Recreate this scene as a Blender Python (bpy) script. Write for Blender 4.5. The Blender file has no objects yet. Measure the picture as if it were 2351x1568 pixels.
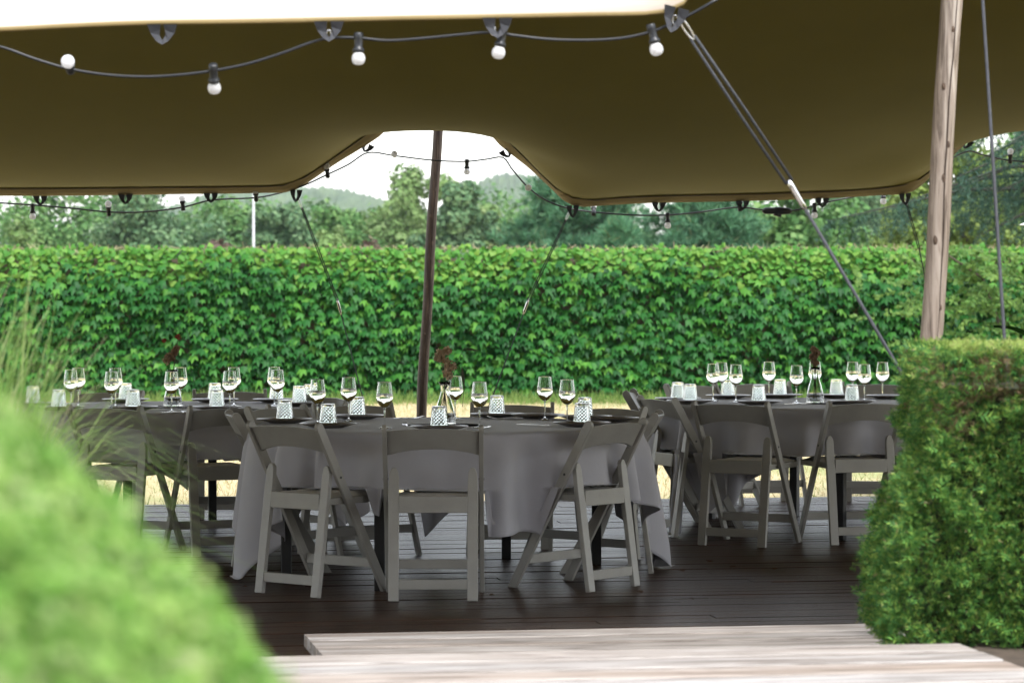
import bpy, math, random
import numpy as np
from mathutils import Vector, Matrix

random.seed(7)
rng = np.random.default_rng(7)
SC = bpy.context.scene
COL = SC.collection
R = math.radians

# ------------------------------------------------------------------ camera
F = 7000.0            # focal length in units of a 2351 px wide picture
EYE = 1.42
PITCH = math.atan((784 - 670) / F)
cam_d = bpy.data.cameras.new('camera')
cam = bpy.data.objects.new('camera', cam_d)
COL.objects.link(cam)
cam.location = (0, 0, EYE)
cam.rotation_euler = (math.pi / 2 - PITCH, 0, 0)
cam_d.sensor_width = 36
cam_d.lens = F / 2351 * 36
cam_d.clip_start = 0.1
cam_d.clip_end = 9000
cam_d.dof.use_dof = True
cam_d.dof.focus_distance = 16.5
cam_d.dof.aperture_fstop = 6.0
SC.camera = cam

# ------------------------------------------------------------------ sky, sun, exposure
SUN_EL, SUN_AZ = 57.0, 30.0          # the hazy sun stands high, behind the camera and to its right
w = bpy.data.worlds.new('World')
SC.world = w
w.use_nodes = True
nt = w.node_tree
nt.nodes.clear()
sky = nt.nodes.new('ShaderNodeTexSky')
sky.sky_type = 'NISHITA'
sky.sun_disc = False
sky.sun_elevation = R(SUN_EL)
sky.sun_rotation = R(180 - SUN_AZ)
sky.dust_density = 1.3
sky.air_density = 1.2
hs = nt.nodes.new('ShaderNodeHueSaturation')
hs.inputs['Saturation'].default_value = 0.28
bg = nt.nodes.new('ShaderNodeBackground')
bg.inputs['Strength'].default_value = 0.15
wo = nt.nodes.new('ShaderNodeOutputWorld')
nt.links.new(sky.outputs[0], hs.inputs['Color'])
nt.links.new(hs.outputs[0], bg.inputs['Color'])
nt.links.new(bg.outputs[0], wo.inputs['Surface'])
sun_d = bpy.data.lights.new('sun', 'SUN')
sun_d.energy = 1.5
sun_d.angle = R(18)
sun_d.color = (1.0, 0.975, 0.94)
sun = bpy.data.objects.new('sun', sun_d)
COL.objects.link(sun)
sd = Vector((math.sin(R(SUN_AZ)) * math.cos(R(SUN_EL)), -math.cos(R(SUN_AZ)) * math.cos(R(SUN_EL)), math.sin(R(SUN_EL))))
sun.rotation_euler = sd.to_track_quat('Z', 'Y').to_euler()
sun.location = sd * 40
SC.view_settings.view_transform = 'Standard'
SC.view_settings.look = 'None'
SC.view_settings.exposure = 1.72
SC.view_settings.gamma = 1.0
SC.view_settings.use_curve_mapping = False
SC.cycles.max_bounces = 14
SC.cycles.transmission_bounces = 12
SC.cycles.glossy_bounces = 4
SC.cycles.diffuse_bounces = 5
SC.cycles.use_denoising = True

# ------------------------------------------------------------------ helpers
CF = np.array([0, math.cos(PITCH), -math.sin(PITCH)])
CU = np.array([0, math.sin(PITCH), math.cos(PITCH)])


def at(x, y, Y):
    """the point at depth Y seen at (x, y) of a 2351 x 1568 picture"""
    d = np.array([(x - 1175.5) / F, 0, 0]) + CU * (784 - y) / F + CF
    return np.array([0, 0, EYE]) + d * (Y / d[1])


def on(x, y, z):
    """the point at height z seen at (x, y)"""
    d = np.array([(x - 1175.5) / F, 0, 0]) + CU * (784 - y) / F + CF
    return np.array([0, 0, EYE]) + d * ((z - EYE) / d[2])


def mesh_np(name, V, Fc, smooth=False):
    V = np.asarray(V, float)
    Fc = np.asarray(Fc, int)
    me = bpy.data.meshes.new(name)
    me.vertices.add(len(V))
    me.vertices.foreach_set('co', V.astype(np.float32).ravel())
    k = Fc.shape[1]
    me.loops.add(Fc.size)
    me.loops.foreach_set('vertex_index', Fc.astype(np.int32).ravel())
    me.polygons.add(len(Fc))
    me.polygons.foreach_set('loop_start', np.arange(0, Fc.size, k, dtype=np.int32))
    me.polygons.foreach_set('loop_total', np.full(len(Fc), k, dtype=np.int32))
    if smooth:
        me.polygons.foreach_set('use_smooth', np.ones(len(Fc), bool))
    me.update(calc_edges=True)
    me.validate()
    return me


def put(name, me, mat=None, parent=None, loc=(0, 0, 0), rot=(0, 0, 0)):
    o = bpy.data.objects.new(name, me)
    COL.objects.link(o)
    if mat is not None and me is not None and len(me.materials) == 0:
        me.materials.append(mat)
    o.location = loc
    o.rotation_euler = rot
    if parent is not None:
        o.parent = parent
    return o


def tag(o, label=None, cat=None, group=None, kind=None):
    if label: o['label'] = label
    if cat: o['category'] = cat
    if group: o['group'] = group
    if kind: o['kind'] = kind
    return o


def thing(name, label, cat, loc=(0, 0, 0), rotz=0.0, group=None):
    o = bpy.data.objects.new(name, None)
    COL.objects.link(o)
    o.empty_display_size = 0.1
    o.location = loc
    o.rotation_euler = (0, 0, rotz)
    return tag(o, label, cat, group)


def dup(root, loc, rotz, label, group=None):
    r = root.copy()
    COL.objects.link(r)
    r.location = loc
    r.rotation_euler = (0, 0, rotz)
    r['label'] = label
    if group: r['group'] = group
    for ch in list(root.children):
        c = ch.copy(); COL.objects.link(c); c.parent = r
        for g in list(ch.children):
            d = g.copy(); COL.objects.link(d); d.parent = c
    return r


class MB:
    def __init__(self):
        self.v, self.f = [], []

    def add(self, vs, fs):
        n = len(self.v)
        self.v += [tuple(p) for p in vs]
        self.f += [tuple(i + n for i in f) for f in fs]
        return self

    def box(self, c, s, M=None):
        vs = []
        for x in (-.5, .5):
            for y in (-.5, .5):
                for z in (-.5, .5):
                    p = np.array([x * s[0], y * s[1], z * s[2]])
                    if M is not None: p = M @ p
                    vs.append(p + np.array(c))
        return self.add(vs, [(0, 1, 3, 2), (4, 6, 7, 5), (0, 4, 5, 1), (2, 3, 7, 6), (0, 2, 6, 4), (1, 5, 7, 3)])

    def prism(self, poly, lo, hi, axes='yzx'):
        """poly: list of (a, b); extruded along third axis from lo to hi"""
        ia, ib, ic = ['xyz'.index(k) for k in axes]
        vs = []
        for c in (lo, hi):
            for a, b in poly:
                p = [0, 0, 0]; p[ia] = a; p[ib] = b; p[ic] = c
                vs.append(p)
        n = len(poly)
        fs = [tuple(range(n))[::-1], tuple(range(n, 2 * n))]
        fs += [(i, (i + 1) % n, n + (i + 1) % n, n + i) for i in range(n)]
        return self.add(vs, fs)

    def tube(self, pts, rad, seg=8, cap=True):
        P = [np.array(p, float) for p in pts]
        n = len(P)
        if not hasattr(rad, '__len__'): rad = [rad] * n
        vs, fs = [], []
        ref = np.array([0.0, 0, 1])
        for i, p in enumerate(P):
            t = P[min(i + 1, n - 1)] - P[max(i - 1, 0)]
            t /= (np.linalg.norm(t) + 1e-12)
            if abs(t @ ref) > .95: ref = np.array([1.0, 0, 0]) if abs(t[0]) < .9 else np.array([0, 1.0, 0])
            a = np.cross(ref, t); a /= np.linalg.norm(a)
            b = np.cross(t, a)
            ref = b
            for k in range(seg):
                th = 2 * math.pi * k / seg
                vs.append(p + rad[i] * (a * math.cos(th) + b * math.sin(th)))
        for i in range(n - 1):
            for k in range(seg):
                k2 = (k + 1) % seg
                fs.append((i * seg + k, i * seg + k2, (i + 1) * seg + k2, (i + 1) * seg + k))
        if cap:
            fs.append(tuple(range(seg))[::-1])
            fs.append(tuple(range((n - 1) * seg, n * seg)))
        return self.add(vs, fs)

    def lathe(self, prof, seg=24, c=(0, 0, 0), jit=None):
        vs, fs, idx = [], [], []
        for j, (r, z) in enumerate(prof):
            if r < 1e-6:
                idx.append([len(vs)] * seg); vs.append((c[0], c[1], c[2] + z))
            else:
                row = []
                for k in range(seg):
                    rr = r + (jit(j, k) if jit else 0)
                    th = 2 * math.pi * k / seg
                    row.append(len(vs)); vs.append((c[0] + rr * math.cos(th), c[1] + rr * math.sin(th), c[2] + z))
                idx.append(row)
        for j in range(len(prof) - 1):
            for k in range(seg):
                k2 = (k + 1) % seg
                q = []
                for i in (idx[j][k], idx[j][k2], idx[j + 1][k2], idx[j + 1][k]):
                    if i not in q: q.append(i)
                if len(q) > 2: fs.append(tuple(q))
        return self.add(vs, fs)

    def grid(self, P, two=False):
        n, m = len(P), len(P[0])
        vs = [p for row in P for p in row]
        return self.add(vs, [(i * m + j, i * m + j + 1, (i + 1) * m + j + 1, (i + 1) * m + j) for i in range(n - 1) for j in range(m - 1)])

    def mesh(self, name, smooth=False, off=(0, 0, 0)):
        me = bpy.data.meshes.new(name)
        o = np.array(off)
        me.from_pydata([tuple(np.array(p) - o) for p in self.v], [], self.f)
        if smooth:
            for p in me.polygons: p.use_smooth = True
        me.update()
        return me

    def build(self, name, mat, parent=None, smooth=False, off=(0, 0, 0)):
        return put(name, self.mesh(name, smooth, off), mat, parent)


def bevel(o, wdt, seg=2):
    m = o.modifiers.new('bevel', 'BEVEL'); m.width = wdt; m.segments = seg; m.limit_method = 'ANGLE'
    return o


# ---- materials
MATS = {}


def nodes(name):
    m = bpy.data.materials.new(name)
    m.use_nodes = True
    t = m.node_tree
    t.nodes.clear()
    out = t.nodes.new('ShaderNodeOutputMaterial')
    return m, t, out


def ramp(t, stops, fac):
    r = t.nodes.new('ShaderNodeValToRGB')
    el = r.color_ramp.elements
    while len(el) < len(stops): el.new(0.5)
    for e, (p, c) in zip(el, stops):
        e.position = p; e.color = (*c, 1)
    t.links.new(fac, r.inputs[0])
    return r.outputs[0]


def noise(t, scale, detail=4, rough=.55, vec=None, dist=0.0):
    n = t.nodes.new('ShaderNodeTexNoise')
    n.inputs['Scale'].default_value = scale
    n.inputs['Detail'].default_value = detail
    n.inputs['Roughness'].default_value = rough
    n.inputs['Distortion'].default_value = dist
    if vec is not None: t.links.new(vec, n.inputs['Vector'])
    return n.outputs['Fac']


def coords(t, scale=(1, 1, 1), kind='Object', rnd=True):
    tc = t.nodes.new('ShaderNodeTexCoord')
    mp = t.nodes.new('ShaderNodeMapping')
    mp.inputs['Scale'].default_value = scale
    t.links.new(tc.outputs[kind], mp.inputs['Vector'])
    if rnd:
        oi = t.nodes.new('ShaderNodeObjectInfo')
        mul = t.nodes.new('ShaderNodeMath'); mul.operation = 'MULTIPLY'; mul.inputs[1].default_value = 37.0
        t.links.new(oi.outputs['Random'], mul.inputs[0])
        cx = t.nodes.new('ShaderNodeCombineXYZ')
        t.links.new(mul.outputs[0], cx.inputs[0]); t.links.new(mul.outputs[0], cx.inputs[1])
        t.links.new(cx.outputs[0], mp.inputs['Location'])
    return mp.outputs[0]


def mixc(t, a, b, fac, mode='MIX'):
    m = t.nodes.new('ShaderNodeMix'); m.data_type = 'RGBA'; m.blend_type = mode
    if isinstance(fac, (int, float)): m.inputs[0].default_value = fac
    else: t.links.new(fac, m.inputs[0])
    for s, i in ((a, 6), (b, 7)):
        if isinstance(s, tuple): m.inputs[i].default_value = (*s, 1)
        else: t.links.new(s, m.inputs[i])
    return m.outputs[2]


def bsdf(t, out, col, rough=.5, **kw):
    b = t.nodes.new('ShaderNodeBsdfPrincipled')
    if isinstance(col, tuple): b.inputs['Base Color'].default_value = (*col, 1)
    else: t.links.new(col, b.inputs['Base Color'])
    if isinstance(rough, (int, float)): b.inputs['Roughness'].default_value = rough
    else: t.links.new(rough, b.inputs['Roughness'])
    for k, v in kw.items(): b.inputs[k.replace('_', ' ')].default_value = v
    t.links.new(b.outputs[0], out.inputs['Surface'])
    return b


def bump(t, b, h, strength=.3, dist=.01):
    n = t.nodes.new('ShaderNodeBump')
    n.inputs['Strength'].default_value = strength
    n.inputs['Distance'].default_value = dist
    t.links.new(h, n.inputs['Height'])
    t.links.new(n.outputs[0], b.inputs['Normal'])


def leaf_mat(name, stops, transl=.25, rough=.5, big=None, spec=.15):
    """foliage: one colour per leaf (random per island), drifting slowly over the plant"""
    m, t, out = nodes(name)
    g = t.nodes.new('ShaderNodeNewGeometry')
    c = ramp(t, stops, g.outputs['Random Per Island'])
    if big:
        nz = noise(t, big[0], 3, .5, coords(t, rnd=False))
        c2 = ramp(t, [(.35, big[1]), (.65, (1, 1, 1))], nz)
        c = mixc(t, c, c2, 1.0, 'MULTIPLY')
    b = bsdf(t, out, c, rough, Specular_IOR_Level=spec)
    tr = t.nodes.new('ShaderNodeBsdfTranslucent')
    t.links.new(c, tr.inputs['Color'])
    mx = t.nodes.new('ShaderNodeMixShader'); mx.inputs[0].default_value = transl
    t.links.new(b.outputs[0], mx.inputs[1]); t.links.new(tr.outputs[0], mx.inputs[2])
    t.links.new(mx.outputs[0], out.inputs['Surface'])
    return m


def plain(name, col, rough=.5, nscale=None, amt=.25, bmp=0, bscale=60, **kw):
    m, t, out = nodes(name)
    c = col
    v = coords(t)
    if nscale:
        nz = noise(t, nscale, 4, .6, v)
        c = ramp(t, [(.3, tuple(x * (1 - amt) for x in col)), (.7, tuple(min(1, x * (1 + amt * .6)) for x in col))], nz)
    b = bsdf(t, out, c, rough, **kw)
    if bmp: bump(t, b, noise(t, bscale, 3, .5, v), bmp, .004)
    return m


def wood(name, cols, rough=(.4, .7), scale=(1.2, 16, 16), bmp=.4, spec=.5):
    m, t, out = nodes(name)
    v = coords(t, scale)
    n1 = noise(t, 3.0, 6, .62, v, 1.2)
    v2 = coords(t, (scale[0] * .35, scale[1] * .35, scale[2] * .35))
    n2 = noise(t, 2.2, 3, .5, v2)
    c = ramp(t, [(.34, cols[0]), (.5, cols[1]), (.66, cols[2])], n1)
    c = mixc(t, c, ramp(t, [(.3, cols[3]), (.7, (1, 1, 1))], n2), 1.0, 'MULTIPLY')
    oi = t.nodes.new('ShaderNodeObjectInfo')
    c = mixc(t, c, ramp(t, [(0, (.66, .64, .62)), (.35, (1, 1, 1)), (.7, (.9, .88, .86)), (1, (1.0, .85, .72))], oi.outputs['Random']), 1.0, 'MULTIPLY')
    mr = t.nodes.new('ShaderNodeMapRange')
    mr.inputs['To Min'].default_value = rough[0]; mr.inputs['To Max'].default_value = rough[1]
    t.links.new(n1, mr.inputs[0])
    b = bsdf(t, out, c, mr.outputs[0], Specular_IOR_Level=spec)
    bump(t, b, n1, bmp, .004)
    return m


M = MATS
M['chair'] = plain('painted_chair_wood', (.325, .315, .29), .42, 6, .12, .15, 90)
M['pad'] = plain('seat_pad_vinyl', (.58, .56, .53), .5, 8, .08)
M['dark_metal'] = plain('black_metal', (.012, .012, .013), .45)
M['bolt'] = plain('bolt_steel', (.05, .05, .05), .4, Metallic=.6)
M['steel'] = plain('shiny_steel', (.75, .75, .76), .22, Metallic=1.0)
M['cloth'] = plain('table_linen', (.405, .40, .44), .85, 3, .06, .7, 11, Sheen_Weight=.15)
M['plate'] = plain('taupe_stoneware', (.17, .14, .115), .32, 20, .15)
M['rope'] = plain('grey_rope', (.055, .058, .068), .8, 60, .3, .4, 200)
M['cable'] = plain('black_rubber_cable', (.022, .024, .028), .38)
m, t, out = nodes('opal_white_bulb')
b = bsdf(t, out, (.9, .9, .92), .25)
tr = t.nodes.new('ShaderNodeBsdfTranslucent'); tr.inputs['Color'].default_value = (.95, .95, .97, 1)
mx = t.nodes.new('ShaderNodeMixShader'); mx.inputs[0].default_value = .5
t.links.new(b.outputs[0], mx.inputs[1]); t.links.new(tr.outputs[0], mx.inputs[2]); t.links.new(mx.outputs[0], out.inputs['Surface'])
M['bulb'] = m
M['strap'] = plain('dark_webbing', (.035, .037, .045), .7, 40, .3)
M['deckwood'] = wood('dark_deck_wood', [(.015, .0075, .0045), (.052, .029, .017), (.112, .064, .039), (.6, .52, .46)], (.24, .5), (.8, 18, 18), .35, .28)
M['plankwood'] = wood('weathered_plank_wood', [(.14, .122, .11), (.37, .355, .345), (.53, .52, .515), (.68, .59, .52)], (.55, .8), (.7, 11, 11), .5)
M['joist'] = plain('joist_wood', (.02, .016, .013), .8)
M['oldpole'] = wood('brown_pole_wood', [(.03, .021, .017), (.075, .056, .045), (.17, .14, .115), (.7, .64, .58)], (.5, .75), (14, 14, .9), .5)
M['palepole'] = wood('pale_pole_wood', [(.11, .082, .064), (.34, .285, .24), (.50, .445, .395), (.66, .60, .55)], (.55, .8), (13, 13, .8), .5)
M['crack'] = plain('pole_crack', (.03, .018, .012), .9)
M['knot'] = plain('pole_knot', (.10, .065, .045), .8, 60, .5)
M['stake'] = plain('stake_steel', (.2, .2, .2), .5, Metallic=.8)
M['brick'] = plain('wall_masonry', (.16, .12, .09), .9, 4, .4, .5, 20)
M['drystem'] = leaf_mat('dry_vine_stem', [(0, (.20, .15, .09)), (.5, (.32, .26, .17)), (1, (.26, .29, .13))], .05, .8)
M['bark'] = plain('tree_bark', (.075, .058, .045), .9, 8, .4, .6, 30)
M['cedarbark'] = plain('cedar_bark', (.03, .032, .026), .9)
M['stem'] = plain('dry_flower_stem', (.05, .055, .03), .7)
M['driedflower'] = leaf_mat('dried_flower', [(0, (.26, .17, .11)), (1, (.45, .31, .21))], .45, .8)
M['beigeflower'] = leaf_mat('beige_dried_flower', [(0, (.52, .40, .28)), (1, (.74, .60, .44))], .5, .8)
M['redflower'] = leaf_mat('red_dried_flower', [(0, (.30, .05, .035)), (1, (.42, .12, .08))], .2, .7)
M['lamp_post'] = plain('galvanised_post', (.36, .37, .38), .5, Metallic=.2)
M['soil'] = plain('soil', (.07, .05, .035), .95, 10, .4, .5, 60)
M['whitecanvas'] = plain('white_parasol_canvas', (.8, .8, .78), .8)
M['bronzeleaf'] = leaf_mat('bronze_leaf', [(0, (.16, .05, .03)), (1, (.24, .09, .05))], .2, .4)

m, t, out = nodes('clear_glass'); bsdf(t, out, (.97, .985, .98), 0.0, Transmission_Weight=1.0, IOR=1.47); M['glass'] = m
m, t, out = nodes('cut_glass'); bsdf(t, out, (.95, .985, .975), 0.02, Transmission_Weight=1.0, IOR=1.5); M['cutglass'] = m
m, t, out = nodes('pale_wine'); bsdf(t, out, (.98, .97, .90), 0.0, Transmission_Weight=1.0, IOR=1.335); M['wine'] = m

# tent canvas: sand stretch fabric with a fine weave
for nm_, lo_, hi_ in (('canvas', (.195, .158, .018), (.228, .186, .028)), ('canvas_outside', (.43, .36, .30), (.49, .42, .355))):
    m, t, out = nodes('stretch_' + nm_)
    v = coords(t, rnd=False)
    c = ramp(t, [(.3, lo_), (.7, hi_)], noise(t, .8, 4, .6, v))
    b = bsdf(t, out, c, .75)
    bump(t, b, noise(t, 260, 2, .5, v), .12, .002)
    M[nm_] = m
M['hem'] = plain('canvas_hem', (.25, .185, .075), .8, 5, .1, .2, 200)

# lawn: straw-dry grass with greener drifts
m, t, out = nodes('dry_lawn')
v = coords(t, rnd=False)
c1 = ramp(t, [(.3, (.36, .29, .15)), (.7, (.50, .42, .25))], noise(t, 9, 6, .7, v))
c2 = ramp(t, [(.3, (.13, .18, .05)), (.7, (.28, .30, .11))], noise(t, 7, 6, .7, v))
c = mixc(t, c1, c2, ramp(t, [(.48, (0, 0, 0)), (.68, (1, 1, 1))], noise(t, .22, 4, .6, v)))
b = bsdf(t, out, c, .95); bump(t, b, noise(t, 40, 4, .7, v), .6, .03)
M['lawn'] = m
M['blade_dry'] = leaf_mat('dry_grass_blade', [(0, (.34, .27, .13)), (.6, (.52, .44, .26)), (.8, (.22, .27, .09)), (1, (.15, .22, .06))], .3, .7)
M['blade_green'] = leaf_mat('green_grass_blade', [(0, (.10, .19, .04)), (1, (.22, .30, .09))], .35, .6)
M['ivy'] = leaf_mat('ivy_leaf', [(0, (.009, .055, .013)), (.35, (.019, .100, .019)), (.75, (.038, .155, .022)), (1, (.09, .235, .033))], .2, .5, (.9, (.70, .78, .74)), .16)
M['ivytop'] = leaf_mat('young_ivy_leaf', [(0, (.045, .165, .022)), (.5, (.075, .215, .030)), (1, (.15, .27, .045))], .28, .5, None, .18)
M['yew'] = leaf_mat('yew_sprig', [(0, (.05, .16, .05)), (.4, (.10, .25, .06)), (.7, (.20, .36, .07)), (.95, (.36, .47, .10)), (1, (.34, .25, .15))], .28, .5, (9, (.66, .72, .72)))
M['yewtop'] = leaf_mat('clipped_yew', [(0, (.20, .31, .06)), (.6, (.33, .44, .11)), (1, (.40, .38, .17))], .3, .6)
M['yewbrown'] = leaf_mat('browned_yew', [(0, (.16, .12, .06)), (.5, (.21, .14, .085)), (.8, (.12, .16, .05)), (1, (.27, .18, .12))], .2, .7)
M['box'] = leaf_mat('box_leaf', [(0, (.11, .25, .04)), (.35, (.21, .39, .075)), (.75, (.33, .47, .13)), (1, (.47, .53, .26))], .35, .5, (11, (.66, .80, .62)))
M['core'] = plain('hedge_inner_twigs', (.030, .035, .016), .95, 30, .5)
M['reed'] = leaf_mat('ornamental_grass_blade', [(0, (.16, .29, .07)), (.6, (.27, .40, .12)), (.85, (.40, .46, .22)), (1, (.42, .36, .25))], .4, .5)
M['broad'] = leaf_mat('broadleaf', [(0, (.06, .15, .042)), (.5, (.10, .215, .06)), (1, (.18, .29, .095))], .25, .55, (.5, (.62, .70, .70)))
M['broad2'] = leaf_mat('pale_broadleaf', [(0, (.12, .21, .065)), (.5, (.17, .27, .09)), (1, (.25, .33, .14))], .28, .55, (.5, (.68, .74, .72)))
M['broad3'] = leaf_mat('bluish_broadleaf', [(0, (.07, .15, .07)), (.5, (.11, .20, .09)), (1, (.18, .27, .13))], .25, .55, (.5, (.66, .72, .74)))
M['purple'] = leaf_mat('purple_shrub_leaf', [(0, (.07, .045, .04)), (.6, (.10, .07, .055)), (1, (.12, .11, .06))], .15, .6)
M['pine'] = leaf_mat('pine_needles', [(0, (.05, .15, .075)), (.5, (.085, .215, .11)), (.93, (.13, .27, .135)), (1, (.20, .23, .10))], .15, .55, (.7, (.6, .66, .68)))
M['cedar'] = leaf_mat('cedar_needles', [(0, (.018, .050, .036)), (.6, (.034, .080, .055)), (1, (.06, .115, .075))], .12, .55)
M['lime'] = leaf_mat('bright_leaf', [(0, (.12, .20, .045)), (1, (.22, .29, .08))], .35, .5)
m, t, out = nodes('wooded_hill')
v = coords(t, rnd=False)
c = ramp(t, [(.35, (.035, .07, .028)), (.65, (.075, .12, .045))], noise(t, .09, 5, .6, v))
bsdf(t, out, c, .95)
M['hill'] = m
m, t, out = nodes('field')
v = coords(t, rnd=False)
c = ramp(t, [(.35, (.09, .13, .045)), (.65, (.16, .19, .075))], noise(t, .03, 5, .6, v))
bsdf(t, out, c, .95)
M['field'] = m


# ------------------------------------------------------------------ leaf scattering
def frames(nrm, up, roll):
    """rotation matrices whose z is nrm and whose y follows up, rolled about z"""
    z = nrm / np.linalg.norm(nrm, axis=1, keepdims=True)
    u = up - (up * z).sum(1, keepdims=True) * z
    bad = np.linalg.norm(u, axis=1) < 1e-4
    u[bad] = np.cross(z[bad], np.array([1.0, .3, .2]))
    y = u / np.linalg.norm(u, axis=1, keepdims=True)
    x = np.cross(y, z)
    c, s = np.cos(roll)[:, None], np.sin(roll)[:, None]
    x2, y2 = x * c + y * s, -x * s + y * c
    return np.stack([x2, y2, z], axis=2)


def scatter(T, TF, P, RM, S):
    T = np.asarray(T, float); TF = np.asarray(TF, int)
    if np.ndim(S) == 1: S = S[:, None, None]
    V = np.einsum('nij,nkj->nki', RM, T[None] * S) + P[:, None, :]
    n = len(P)
    Fc = TF[None] + (np.arange(n) * len(T))[:, None, None]
    return V.reshape(-1, 3), Fc.reshape(-1, TF.shape[1])


def rand_dirs(n):
    d = rng.normal(size=(n, 3))
    return d / np.linalg.norm(d, axis=1, keepdims=True)


IVY = np.array([(0, 0, -.06), (-.34, -.06, -.04), (-.50, -.72, -.06), (-.19, -.52, .06), (0, -1.08, .02), (.19, -.52, .06), (.50, -.72, -.06), (.34, -.06, -.04), (0, -.30, .10)])
IVYF = [(8, 0, 1), (8, 1, 2), (8, 2, 3), (8, 3, 4), (8, 4, 5), (8, 5, 6), (8, 6, 7), (8, 7, 0)]
IVR = np.array([(0, 0, 0), (-.34, .15, -.03), (-.50, -.18, -.08), (-.36, -.42, -.03), (0, -.80, -.10), (.36, -.42, -.03), (.50, -.18, -.08), (.34, .15, -.03), (0, -.28, .05)])
LEAF = np.array([(0, 0, 0), (-.32, .5, -.08), (0, 1, 0), (.32, .5, -.08), (0, .5, .04)])
LEAFF = [(0, 4, 1), (1, 4, 2), (4, 3, 2), (0, 3, 4)]
DIA = np.array([(-.5, 0, 0), (0, -.5, .1), (.5, 0, 0), (0, .5, .1)])
DIAF = [(0, 1, 2), (0, 2, 3)]

# ------------------------------------------------------------------ the ground
ys = np.concatenate([np.linspace(-60, 60, 61), np.linspace(66, 200, 24), np.linspace(230, 3000, 25)])
xs = np.concatenate([np.linspace(-3000, -220, 14), np.linspace(-200, 200, 81), np.linspace(220, 3000, 14)])


def ground_z(y):
    return -0.10 - 4.2 * np.clip((y - 52) / 45, 0, 1) ** 2 * (3 - 2 * np.clip((y - 52) / 45, 0, 1))


GX, GY = np.meshgrid(xs, ys)
GZ = ground_z(GY)
nx, ny = len(xs), len(ys)
idx = np.arange(nx * ny).reshape(ny, nx)
gf = np.stack([idx[:-1, :-1], idx[:-1, 1:], idx[1:, 1:], idx[1:, :-1]], -1).reshape(-1, 4)
tag(put('ground', mesh_np('ground', np.stack([GX, GY, GZ], -1).reshape(-1, 3), gf, True), M['lawn']), kind='structure')

# far wooded hills
for hx, hy, hw, hd, hh in ((-110, 1650, 150, 300, 60), (-6, 1900, 85, 240, 73), (-480, 1800, 300, 300, 62), (-60, 2300, 500, 200, 52)):
    n1, n2 = 150, 50
    a = np.linspace(-1, 1, n1); b_ = np.linspace(-1, 1, n2)
    A, B = np.meshgrid(a, b_)
    rr = np.sqrt(A ** 2 + B ** 2)
    H = hh * np.clip(1 - rr ** 2, 0, 1) ** 1.2
    X = hx + A * hw; Y = hy + B * hd
    H = H * (1 + .12 * np.sin(X * .021 + hx) * np.cos(Y * .017)) + (rng.random(H.shape) * 6.5) * (H > 1)
    ii = np.arange(n1 * n2).reshape(n2, n1)
    hf = np.stack([ii[:-1, :-1], ii[:-1, 1:], ii[1:, 1:], ii[1:, :-1]], -1).reshape(-1, 4)
    tag(put('hill', mesh_np('hill', np.stack([X, Y, H - 4.4], -1).reshape(-1, 3), hf, True), M['hill']), kind='structure')

# short grass blades on the lawn behind the deck
n = 60000
P = np.stack([rng.uniform(-7.5, 8, n), 20.4 + 22 * rng.random(n), np.full(n, -.102)], 1)
T = [(-.06, 0, 0), (.06, 0, 0), (0, 0, 1)]
nr = rand_dirs(n); nr[:, 2] *= .2
up = np.tile([0, 0, 1.0], (n, 1)) + rng.normal(size=(n, 3)) * .45
RM = frames(nr, up, np.zeros(n))
Tn = np.array([(-.05, 0, 0), (.05, 0, 0), (0, 1, 0)])
V_, F_ = scatter(Tn, [(0, 1, 2)], P, RM, rng.uniform(.035, .085, n))
tag(put('lawn_grass', mesh_np('lawn_grass', V_, F_), M['blade_dry']), kind='stuff')
n = 9000
P = np.stack([rng.uniform(-7.5, 8, n), 42.45 - np.abs(rng.normal(size=n)) * .7, np.full(n, -.102)], 1)
nr = rand_dirs(n); nr[:, 2] *= .2
up = np.tile([0, 0, 1.0], (n, 1)) + rng.normal(size=(n, 3)) * .5
V_, F_ = scatter(Tn, [(0, 1, 2)], P, frames(nr, up, np.zeros(n)), rng.uniform(.08, .22, n))
tag(put('wall_foot_grass', mesh_np('wall_foot_grass', V_, F_), M['blade_green']), kind='stuff')

# ------------------------------------------------------------------ decks and steps (all turned 9.5 degrees)
GA = R(9.5)


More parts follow.
